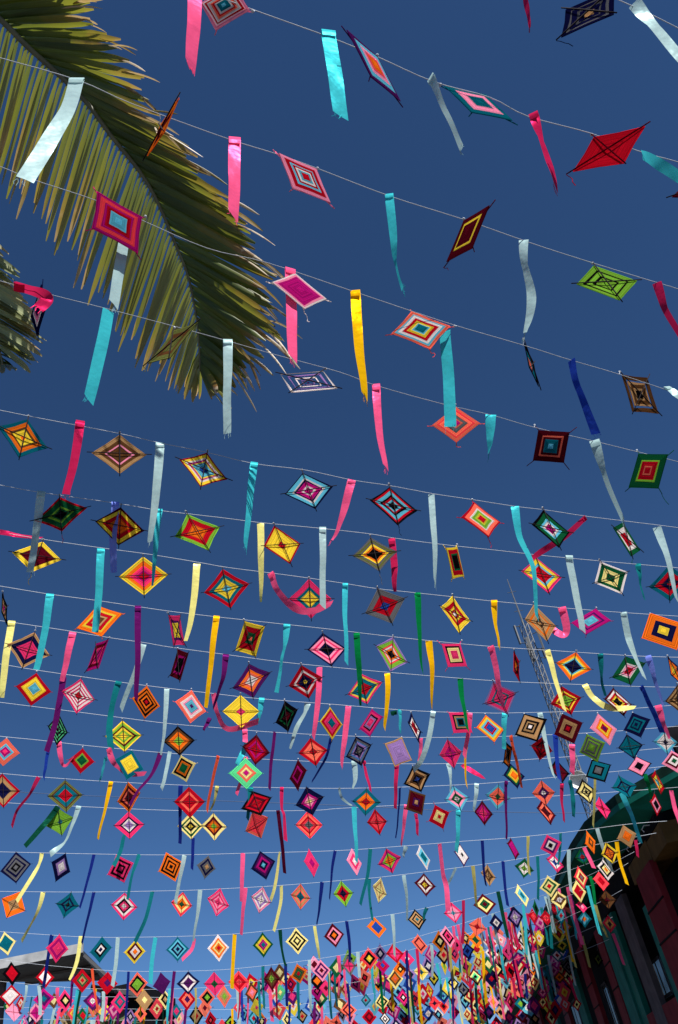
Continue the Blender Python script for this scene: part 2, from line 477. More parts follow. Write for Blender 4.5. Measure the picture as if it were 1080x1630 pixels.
# ------------------------------------------------------------------ lattice radio mast behind the building
TB = at(872, 1100, 41)
mast = empty('radio_mast', Vector((TB.x, TB.y, 0)))
tag(mast, 'tall grey lattice radio mast with dishes and panel antennas behind the hanging diamonds', 'radio mast')
def height_at(py):
    """height on the mast's axis that shows at photo row py"""
    lo, hi = 0.0, 60.0
    for _ in range(50):
        m_ = (lo + hi) / 2
        if pix(Vector((TB.x, TB.y, m_)))[1] > py: lo = m_
        else: hi = m_
    return lo
zt, ztip = height_at(992), height_at(922)
wd = 0.27
legs = [Vector((wd * math.cos(a), wd * math.sin(a), 0)) for a in (R(20), R(140), R(260))]
for L in legs:
    MB().tube([L, L + Vector((0, 0, zt))], .032, 5).build('leg', M_STEEL, mast)
nb = 46
for j in range(nb):
    z0, z1 = zt * j / nb, zt * (j + 1) / nb
    m = MB()
    for i in range(3):
        a, b = legs[i], legs[(i + 1) % 3]
        m.tube([a + Vector((0, 0, z0)), b + Vector((0, 0, z1))], .014, 4, False)
        m.tube([b + Vector((0, 0, z0)), a + Vector((0, 0, z1))], .014, 4, False)
        m.tube([a + Vector((0, 0, z1)), b + Vector((0, 0, z1))], .010, 4, False)
    m.build('brace', M_STEEL, mast)
MB().tube([(0, 0, zt), (0, 0, zt + 1.6), (0, 0, ztip)], [.06, .035, .02], 6).build('spire', M_STEEL, mast)
for zz in (zt + .8, ztip - .9):
    MB().tube([(-.25, 0, zz), (.25, 0, zz)], .018, 4).build('cross_bar', M_STEEL, mast)
for (ang, py, h) in ((200, 1010, 1.5), (330, 1026, 1.5), (90, 1030, 1.5), (250, 1030, .9), (20, 1040, .8)):
    zz = height_at(py)
    d = Vector((math.cos(R(ang)), math.sin(R(ang)), 0))
    t = Vector((-d.y, d.x, 0))
    c = d * .6 + Vector((0, 0, zz))
    Mx = Matrix((t, d, Vector((0, 0, 1)))).transposed().to_4x4(); Mx.translation = c
    pn = MB().box((-.075, -.035, -h * .38), (.075, .035, h * .38), Mx).build('panel_antenna', M_STEEL, mast)
    m = MB()
    for q in (-.35 * h, .35 * h):
        m.tube([d * .25 + Vector((0, 0, zz + q)), d * .56 + Vector((0, 0, zz + q))], .025, 4)
    m.build('bracket', M_STEEL, pn)
def dish(py, rad, side, depth):
    zz = height_at(py)
    ctr = Vector((side, -.45, zz))
    n = Vector((-.35, -1, -.12)).normalized()
    a = n.cross(Vector((0, 0, 1))).normalized(); b = n.cross(a)
    m = MB()
    vs, fs = [], []
    prof = [(0, -.0), (.5, -.03), (.85, .02), (1, .10), (1.0, .32), (.93, .10), (.7, .02), (0, .03)]
    N = 18
    prof = [(0.001, -depth), (.55, -depth * .75), (.9, -depth * .25), (1, 0), (1.0, .30), (.96, .30), (.96, .02), (.85, -depth * .15), (.5, -depth * .6), (0.001, -depth * .85)]
    for (pr, ph) in prof:
        for k in range(N):
            t = 2 * math.pi * k / N
            vs.append(ctr + (a * math.cos(t) + b * math.sin(t)) * pr * rad + n * ph * rad)
    for i in range(len(prof) - 1):
        for k in range(N):
            fs.append((i * N + k, i * N + (k + 1) % N, (i + 1) * N + (k + 1) % N, (i + 1) * N + k))
    d_ = m.add(vs, fs).build('dish', M_WHITE, mast, smooth=True)
    MB().tube([ctr - n * depth * rad, Vector((side * .3, 0, zz))], .05, 5).build('mount', M_STEEL, d_)
dish(1246, .42, -.15, .5)
dish(1306, .34, .1, .5)
dish(1330, .22, -.35, .4)

# ------------------------------------------------------------------ palm tree leaning in from the upper left
def palm_leaf_mat():
    m, nt, n, l = newmat('palm leaflet')
    att = n.new('ShaderNodeAttribute'); att.attribute_name = 'along'
    oi = n.new('ShaderNodeObjectInfo')
    tc = n.new('ShaderNodeTexCoord')
    noi = n.new('ShaderNodeTexNoise'); noi.inputs['Scale'].default_value = 11.0; noi.inputs['Detail'].default_value = 5.0
    l.new(tc.outputs['Object'], noi.inputs['Vector'])
    def mth(op, a, b):
        q = n.new('ShaderNodeMath'); q.operation = op
        for i, v in enumerate((a, b)):
            if isinstance(v, (int, float)): q.inputs[i].default_value = v
            else: l.new(v, q.inputs[i])
        return q.outputs[0]
    dry = mth('ADD', att.outputs['Fac'], mth('MULTIPLY', mth('SUBTRACT', oi.outputs['Random'], .5), .50))
    dry = mth('ADD', dry, mth('MULTIPLY', mth('SUBTRACT', noi.outputs['Fac'], .5), .55))
    def ramp(cols):
        cr = n.new('ShaderNodeValToRGB')
        e = cr.color_ramp.elements
        e[0].position, e[0].color = cols[0]
        e[1].position, e[1].color = cols[-1]
        for p_, c_ in cols[1:-1]:
            x = e.new(p_); x.color = c_
        l.new(dry, cr.inputs[0])
        return cr.outputs[0]
    top = ramp([(0.0, (.055, .095, .016, 1)), (.55, (.10, .14, .02, 1)), (.82, (.20, .17, .03, 1)), (.97, (.22, .10, .03, 1)), (1.0, (.50, .40, .27, 1))])
    und = ramp([(0.0, (.31, .37, .20, 1)), (.6, (.34, .38, .19, 1)), (.85, (.34, .30, .15, 1)), (1.0, (.50, .38, .22, 1))])
    tra = ramp([(0.0, (.12, .15, .02, 1)), (.6, (.20, .20, .02, 1)), (.85, (.32, .22, .04, 1)), (1.0, (.40, .28, .12, 1))])
    geo = n.new('ShaderNodeNewGeometry')
    mx = n.new('ShaderNodeMix'); mx.data_type = 'RGBA'
    l.new(geo.outputs['Backfacing'], mx.inputs['Factor']); l.new(top, mx.inputs['A']); l.new(und, mx.inputs['B'])
    # fine veins along the blade
    wv = n.new('ShaderNodeAttribute'); wv.attribute_name = 'across'
    vein = mth('MULTIPLY', mth('SINE', mth('MULTIPLY', wv.outputs['Fac'], 28.0), 0), .10)
    val = mth('ADD', mth('ADD', .82, mth('MULTIPLY', oi.outputs['Random'], .36)), vein)
    h = n.new('ShaderNodeHueSaturation'); l.new(mx.outputs['Result'], h.inputs['Color']); l.new(val, h.inputs['Value'])
    p = n.new('ShaderNodeBsdfPrincipled'); p.inputs['Roughness'].default_value = .42
    l.new(h.outputs[0], p.inputs['Base Color'])
    t = n.new('ShaderNodeBsdfTranslucent'); l.new(tra, t.inputs['Color'])
    mix = n.new('ShaderNodeMixShader'); mix.inputs[0].default_value = .45
    l.new(p.outputs[0], mix.inputs[1]); l.new(t.outputs[0], mix.inputs[2])
    out = n.new('ShaderNodeOutputMaterial'); l.new(mix.outputs[0], out.inputs['Surface'])
    return m
M_LEAF = palm_leaf_mat()
M_RACHIS = solid_mat('palm leaf stalk', (0.10, 0.10, 0.05, 1), 0.6, 0, 0.25, 12)
M_BARK = solid_mat('palm bark', (0.16, 0.13, 0.10, 1), 0.9, 0, 0.4, 8, 0.6)
rp = random.Random(3)
CROWN = at(-205, -125, 5.3)
palm = empty('palm_tree', Vector((CROWN.x - .35, CROWN.y - .25, 0)))
tag(palm, 'coconut palm with two drooping fronds, leaning in at the upper left over the strings', 'palm tree')
def ppart(mb, name, mat, parent, smooth=False):
    o = mb.build(name, mat, parent, smooth)
    for v in o.data.vertices:
        v.co -= palm.location
    return o
tp = [Vector((palm.location.x + .18 * math.sin(i * .5), palm.location.y, CROWN.z * i / 12)) for i in range(12)] + [CROWN]
ppart(MB().tube(tp, [.19 - .006 * i for i in range(13)], 10), 'trunk', M_BARK, palm, True)

def leaflet(base, tip, nrm, width, sag, parent, dry0=0.0, split=0.0):
    """one blade: a long pointed strip, folded a little along its midrib"""
    N = 7
    d = tip - base
    L = d.length
    t = d.normalized()
    s = nrm.cross(t).normalized()
    n2 = t.cross(s).normalized()
    if n2.dot(nrm) < 0: s = -s; n2 = -n2
    curl = rp.uniform(-.5, .5)
    vs, fs, al, ac = [], [], [], []
    for i in range(N + 1):
        u = i / N
        wv = width * (0.42 + 0.58 * min(1, u / .22)) * (1 - max(0, (u - .74) / .26) ** 1.7 * .78)
        c = base + d * u + Vector((0, 0, -sag * L * u * u)) + Vector((0, 0, sag * L * u)) * .6
        a = curl * u
        sd = s * math.cos(a) + n2 * math.sin(a)
        up_ = n2 * math.cos(a) - s * math.sin(a)
        for k, e in enumerate((-1, 0, 1)):
            vs.append(c + sd * (e * wv / 2) - up_ * (abs(e) * wv * .22) - palm.location)
            al.append(min(1.0, dry0 + u * .8 + (0.05 if e else 0))); ac.append((e + 1) / 2)
    for i in range(N):
        for k in (0, 1):
            fs.append((i * 3 + k, (i + 1) * 3 + k, (i + 1) * 3 + k + 1, i * 3 + k + 1))
    m = mesh_of('leaflet', vs, fs, True)
    for nm, dat in (('along', al), ('across', ac)):
        at_ = m.attributes.new(nm, 'FLOAT', 'POINT')
        at_.data.foreach_set('value', dat)
    link('leaflet', m, parent, M_LEAF)

def frond(rach, left, right, count, zb, zt, wid, pale=False):
    """rach: stalk pixels; left/right: pairs (stalk pixel -> leaflet tip pixel); zb..zt depth from base to tip"""
    fr = empty('frond', Matrix())
    fr.parent = palm
    n = len(rach)
    def zr(t): return zb + (zt - zb) * t
    pts = [at(x, y, zr(i / (n - 1))) for i, (x, y) in enumerate(rach)]
    C = catmull(pts, 6)
    ppart(MB().tube(C, [max(.006, .026 * (1 - i / len(C)) ** .8) for i in range(len(C))], 6), 'stalk', M_RACHIS, fr, True)
    for side, tab in ((-1, left), (1, right)):
        if not tab: continue
        for j in range(count):
            u = (j + rp.uniform(-.25, .25)) / (count - 1)
            u = min(1, max(0, u)) * (len(tab) - 1)
            i = min(int(u), len(tab) - 2); f = u - i
            bx = tab[i][0] + (tab[i + 1][0] - tab[i][0]) * f; by = tab[i][1] + (tab[i + 1][1] - tab[i][1]) * f
            tx = tab[i][2] + (tab[i + 1][2] - tab[i][2]) * f; ty = tab[i][3] + (tab[i + 1][3] - tab[i][3]) * f
            k = rp.uniform(.86, 1.06)
            tx = bx + (tx - bx) * k + rp.gauss(0, 3.5); ty = by + (ty - by) * k + rp.gauss(0, 3.5)
            g = u / (len(tab) - 1)
            zz = zr(g)
            B = at(bx, by, zz)
            T = at(tx, ty, zz + (.42 * (1 - .5 * g) if side < 0 else .30 if pale else -.20) + rp.uniform(-.10, .10))
            V = (B - CAM).normalized()
            t = (T - B).normalized()
            s = t.cross(V).normalized()
            tw = rp.uniform(-.35, .35) + (0.0 if side < 0 else 0.35)
            nn = (V * math.cos(tw) + s * math.sin(tw) * (1 if side < 0 else -1)).normalized()      # upper side points away from the viewer
            # the lobe on the left turns its pale undersides to the sun, the other shows its green upper sides
            if side < 0 or pale:
                nn = (V * .85 - SUN * rp.uniform(.55, .95)).normalized()
            else:
                nn = (-V + s * rp.uniform(-.5, .3) + SUN * rp.uniform(-.45, .15)).normalized()
            leaflet(B, T, nn, wid * rp.uniform(.75, 1.2) * (.96 if side < 0 else 1.5), rp.uniform(.0, .05), fr, rp.uniform(-.06, .12) + (.12 * g) + (-.10 if side > 0 else -.04))
            if side > 0 and not pale and rp.random() < .62:                  # dried, curled ends
                q = T + (T - B).normalized() * rp.uniform(.06, .20) + Vector((rp.uniform(-.07, .07), rp.uniform(-.07, .07), rp.uniform(-.12, .04)))
                leaflet(B.lerp(T, rp.uniform(.74, .93)), q, (-V + s * rp.uniform(-.9, .9)).normalized(), rp.uniform(.010, .022), rp.uniform(.05, .6), fr, rp.uniform(.75, 1.0))
    return fr
RACH = [(-205, -125), (-130, -72), (-60, -20), (0, 30), (45, 75), (94, 119), (139, 164), (178, 217), (222, 272), (250, 319), (280, 389), (300, 440), (313, 505), (318, 560), (319, 588)]
LEFT = [(-130, -72, -210, 60), (-60, -20, -120, 170), (0, 30, -55, 262), (45, 75, -14, 300), (94, 119, 28, 325), (139, 164, 75, 380), (178, 217, 112, 424), (222, 272, 150, 487), (250, 319, 182, 532), (280, 389, 215, 570), (300, 440, 240, 592), (313, 505, 272, 618), (318, 560, 298, 626), (319, 588, 316, 634)]
RIGHT = [(-130, -72, 40, -90), (-60, -20, 100, -40), (0, 30, 150, 18), (45, 75, 215, 95), (94, 119, 262, 200), (139, 164, 300, 240), (178, 217, 345, 300), (222, 272, 388, 350), (250, 319, 420, 405), (280, 389, 440, 470), (300, 440, 440, 535), (313, 505, 414, 584), (318, 560, 378, 616), (319, 588, 336, 636)]
frond(RACH, LEFT, RIGHT, 98, 5.25, 5.05, .034)
RACH2 = [(-205, -125), (-190, 60), (-150, 220), (-100, 340), (-50, 430), (-18, 500), (0, 560), (4, 580)]
L2 = [(-190, 60, -300, 200), (-150, 220, -240, 360), (-100, 340, -160, 480), (-50, 430, -90, 545), (-18, 500, -40, 580), (0, 560, -10, 592), (4, 580, 2, 594)]
R2 = [(-190, 60, -60, 160), (-150, 220, -20, 330), (-100, 340, 20, 415), (-60, 410, 38, 465), (-35, 460, 60, 520), (-18, 500, 66, 545), (-5, 540, 55, 580), (4, 580, 20, 592)]
frond(RACH2, L2, R2, 52, 5.25, 5.1, .036, True)

# ------------------------------------------------------------------ dry plants in front of the shelter
M_DRY = solid_mat('dry palm leaf', (0.17, 0.12, 0.05, 1), 0.8, 0, 0.4, 5)
M_SHRUB = solid_mat('green shrub leaf', (0.06, 0.085, 0.025, 1), 0.7, 0, 0.4, 5)
for (px_, py_, z_, mt, lb) in ((118, 1612, 22.5, M_DRY, 'dry brown bushy plant rising in front of the dark shelter, nearer the roof edge'), (176, 1614, 22.2, M_SHRUB, 'green bushy plant with narrow leaves in front of the dark side room')):
    p = at(px_, py_, z_)
    pl = empty('bushy_plant', Vector((p.x, p.y, 0)))
    tag(pl, lb, 'plant')
    MB().tube([(0, 0, 0), (.05, .03, p.z * .5), (0, 0, p.z - .5)], [.10, .08, .05], 6).build('trunk', M_BARK, pl)
    m = MB()
    for j in range(150):
        a = rp.uniform(0, 6.28); e = rp.uniform(-.3, 1.4)
        d = Vector((math.cos(a) * math.cos(e), math.sin(a) * math.cos(e), math.sin(e)))
        L_ = rp.uniform(.5, 1.15)
        s = d.cross(Vector((rp.uniform(-1, 1), rp.uniform(-1, 1), rp.uniform(-1, 1)))).normalized() * rp.uniform(.025, .05)
        b = Vector((0, 0, p.z - .55 + rp.uniform(-.5, .1))) + d * .1
        q = b + d * L_ * .6
        t = b + d * L_ + Vector((0, 0, -.25 * L_))
        m.add([b - s * .4, b + s * .4, q + s, q - s, t], [(0, 1, 2, 3), (3, 2, 4)])
    m.build('crown', mt, pl)

# ------------------------------------------------------------------ the strings across the street
STR = [
 [(960,-14),(985,0),(1030,20),(1080,45),(1140,76)],
 [(230,-55),(310,-20),(410,18),(527,60),(600,90),(690,130),(780,155),(840,185),(940,212),(1015,240),(1080,258),(1150,280)],
 [(-70,72),(0,92),(125,128),(210,165),(360,220),(440,245),(505,268),(620,312),(740,350),(840,385),(910,408),(1020,442),(1080,460),(1150,482)],
 [(-60,248),(0,265),(50,285),(150,318),(225,350),(330,395),(425,418),(560,463),(655,495),(725,518),(835,550),(905,572),(990,597),(1080,627),(1150,650)],
 [(-60,430),(0,447),(85,470),(165,490),(280,520),(360,542),(440,565),(540,592),(600,614),(705,643),(780,660),(850,680),(945,702),(1010,718),(1080,735),(1150,755)],
 [(-60,642),(0,653),(60,665),(190,690),(255,705),(330,720),(405,738),(485,748),(560,764),(620,773),(690,786),(750,795),(820,806),(870,812),(935,822),(1000,830),(1080,840),(1150,850)],
 [(-60,762),(0,772),(60,783),(185,801),(250,812),(300,818),(360,825),(415,832),(510,841),(590,850),(630,857),(715,868),(800,877),(880,886),(1000,897),(1080,904),(1150,911)],
 [(-60,836),(0,847),(65,858),(160,872),(235,882),(315,895),(360,903),(430,912),(490,920),(550,929),(600,937),(665,944),(720,950),(785,957),(860,964),(900,968),(990,975),(1080,981),(1150,986)],
 [(-60,924),(0,933),(80,946),(155,956),(215,965),(270,973),(345,982),(400,988),(455,994),(520,1001),(570,1007),(620,1013),(685,1020),(780,1029),(870,1035),(960,1041),(1030,1045),(1150,1048)],
 [(-60,980),(0,988),(75,999),(120,1006),(180,1016),(230,1023),(270,1030),(360,1042),(450,1054),(540,1063),(615,1070),(735,1080),(810,1085),(930,1090),(1020,1093),(1080,1094),(1150,1094)],
 [(-60,1049),(0,1057),(60,1067),(185,1085),(270,1096),(340,1104),(410,1112),(540,1122),(610,1128),(690,1133),(775,1135),(810,1135),(960,1131),(1080,1122),(1150,1116)],
 [(-60,1110),(0,1118),(120,1133),(190,1142),(270,1152),(340,1158),(440,1166),(540,1171),(600,1173),(700,1174),(810,1172),(950,1166),(1080,1156),(1150,1149)],
 [(-60,1164),(0,1172),(60,1178),(130,1186),(200,1193),(270,1199),(350,1205),(450,1210),(540,1214),(640,1216),(740,1215),(810,1211),(940,1202),(1080,1188),(1150,1180)],
 [(-60,1225),(0,1231),(80,1238),(170,1244),(270,1249),(350,1252),(450,1254),(540,1255),(640,1253),(740,1249),(810,1244),(930,1233),(1040,1222),(1100,1215)],
 [(-60,1274),(10,1278),(130,1284),(270,1290),(400,1291),(500,1290),(540,1287),(650,1281),(740,1276),(810,1271),(870,1268),(960,1262),(1070,1254),(1110,1250)],
 [(-60,1354),(0,1356),(130,1359),(270,1361),(400,1358),(540,1354),(640,1347),(740,1339),(810,1334),(900,1325),(1000,1312),(1062,1307)],
 [(-60,1418),(0,1419),(135,1420),(270,1418),(330,1416),(440,1410),(540,1402),(600,1397),(700,1385),(810,1370),(920,1350),(1045,1326)],
 [(-60,1478),(0,1483),(60,1487),(150,1492),(270,1491),(370,1487),(440,1480),(540,1468),(640,1453),(740,1432),(810,1415),(900,1388),(1020,1342)],
 [(-60,1518),(20,1530),(100,1539),(200,1546),(330,1545),(415,1538),(480,1530),(540,1521),(600,1509),(700,1481),(810,1446),(920,1402),(1010,1356)],
 [(-60,1556),(0,1562),(60,1568),(130,1573),(220,1575),(330,1572),(415,1561),(500,1545),(600,1526),(700,1499),(810,1466),(930,1415),(1000,1374)],
 [(-60,1584),(0,1586),(215,1587),(340,1590),(415,1585),(540,1568),(650,1546),(800,1504),(930,1448),(990,1417)],
 [(-60,1600),(0,1603),(200,1606),(400,1606),(540,1590),(650,1571),(800,1534),(930,1482),(975,1460)],
 [(-60,1620),(0,1622),(200,1624),(400,1622),(540,1611),(650,1596),(800,1562),(930,1512),(970,1495)],
]
YMID = []
def interp(poly, x):
    if x <= poly[0][0]:
        a, b = poly[0], poly[1]
    else:
        a, b = poly[-2], poly[-1]
        for i in range(len(poly) - 1):
            if poly[i][0] <= x <= poly[i + 1][0]:
                a, b = poly[i], poly[i + 1]
                break
    return a[1] + (b[1] - a[1]) * (x - a[0]) / (b[0] - a[0])
for s in STR:
    YMID.append(interp(s, 540))
def zfun(y):
    q = (0.643 - (y - 815) / 1255 * 0.766) / 3.5
    q = max(q, 0.0)
    return 1.0 / math.sqrt(q * q + 0.040 ** 2)
def zs(k, x):
    """depth of string k above photo column x"""
    y = interp(STR[k], x)
    if k >= 13:
        t = min(1.0, (k - 12) / 3.0)
        y = (1 - .75 * t) * y + .75 * t * YMID[k]
    z = zfun(y) + (0.7 * (k - 18) if k > 18 else 0)
    d = at(x, interp(STR[k], x), 1.0) - CAM              # the strings end on the wall over the pillars
    yy = interp(STR[k], x)
    t = max(0, min(1, (x - 968) / 70.0)); t2 = max(0, min(1, (yy - 1455) / 45.0))
    lim = 2.28 + max(.92 * t * t * (3 - 2 * t), .78 * t2)
    return min(z, lim / d.x) if d.x > 0.05 and k >= 10 else z
def nearest_string(x, y, prefer=None):
    best = None
    for k in range(len(STR)):
        if x < STR[k][0][0] - 40 or x > STR[k][-1][0] + 70:
            continue
        d = abs(interp(STR[k], x) - y)
        if best is None or d < best[0]:
            best = (d, k)
    return best[1]
ORD = ['', 'first', 'second', 'third', 'fourth', 'fifth', 'sixth', 'seventh', 'eighth', 'ninth', 'tenth', 'eleventh', 'twelfth', 'thirteenth',
       'fourteenth', 'fifteenth', 'sixteenth', 'seventeenth', 'eighteenth', 'nineteenth', 'twentieth', 'twenty-first', 'twenty-second', 'twenty-third', 'twenty-fourth', 'twenty-fifth']
for k, s in enumerate(STR):
    P = [at(x, y, zs(k, x)) for x, y in s]
    pts = catmull(P, 4)
    m = MB().tube(pts, 0.0020 if k < 6 else 0.0018 + 0.00005 * k, 5)
    o = m.build('string_line', M_CORD, origin=P[0], smooth=True)
    tag(o, 'thin white string crossing the sky, %s string counted from the top' % ORD[k + 1], 'string', 'white strings across the street')
P = [at(x, y, z) for x, y, z in ((-60, 1252, 17), (100, 1265, 17), (540, 1282, 17), (680, 1289, 17), (810, 1293, 17), (1000, 1295, 17), (1120, 1296, 17))]
tag(MB().tube(catmull(P, 4), 0.006, 5).build('cable', M_DARKCORD, origin=P[0]), 'dark thin cable running across the sky behind the white strings', 'cable')

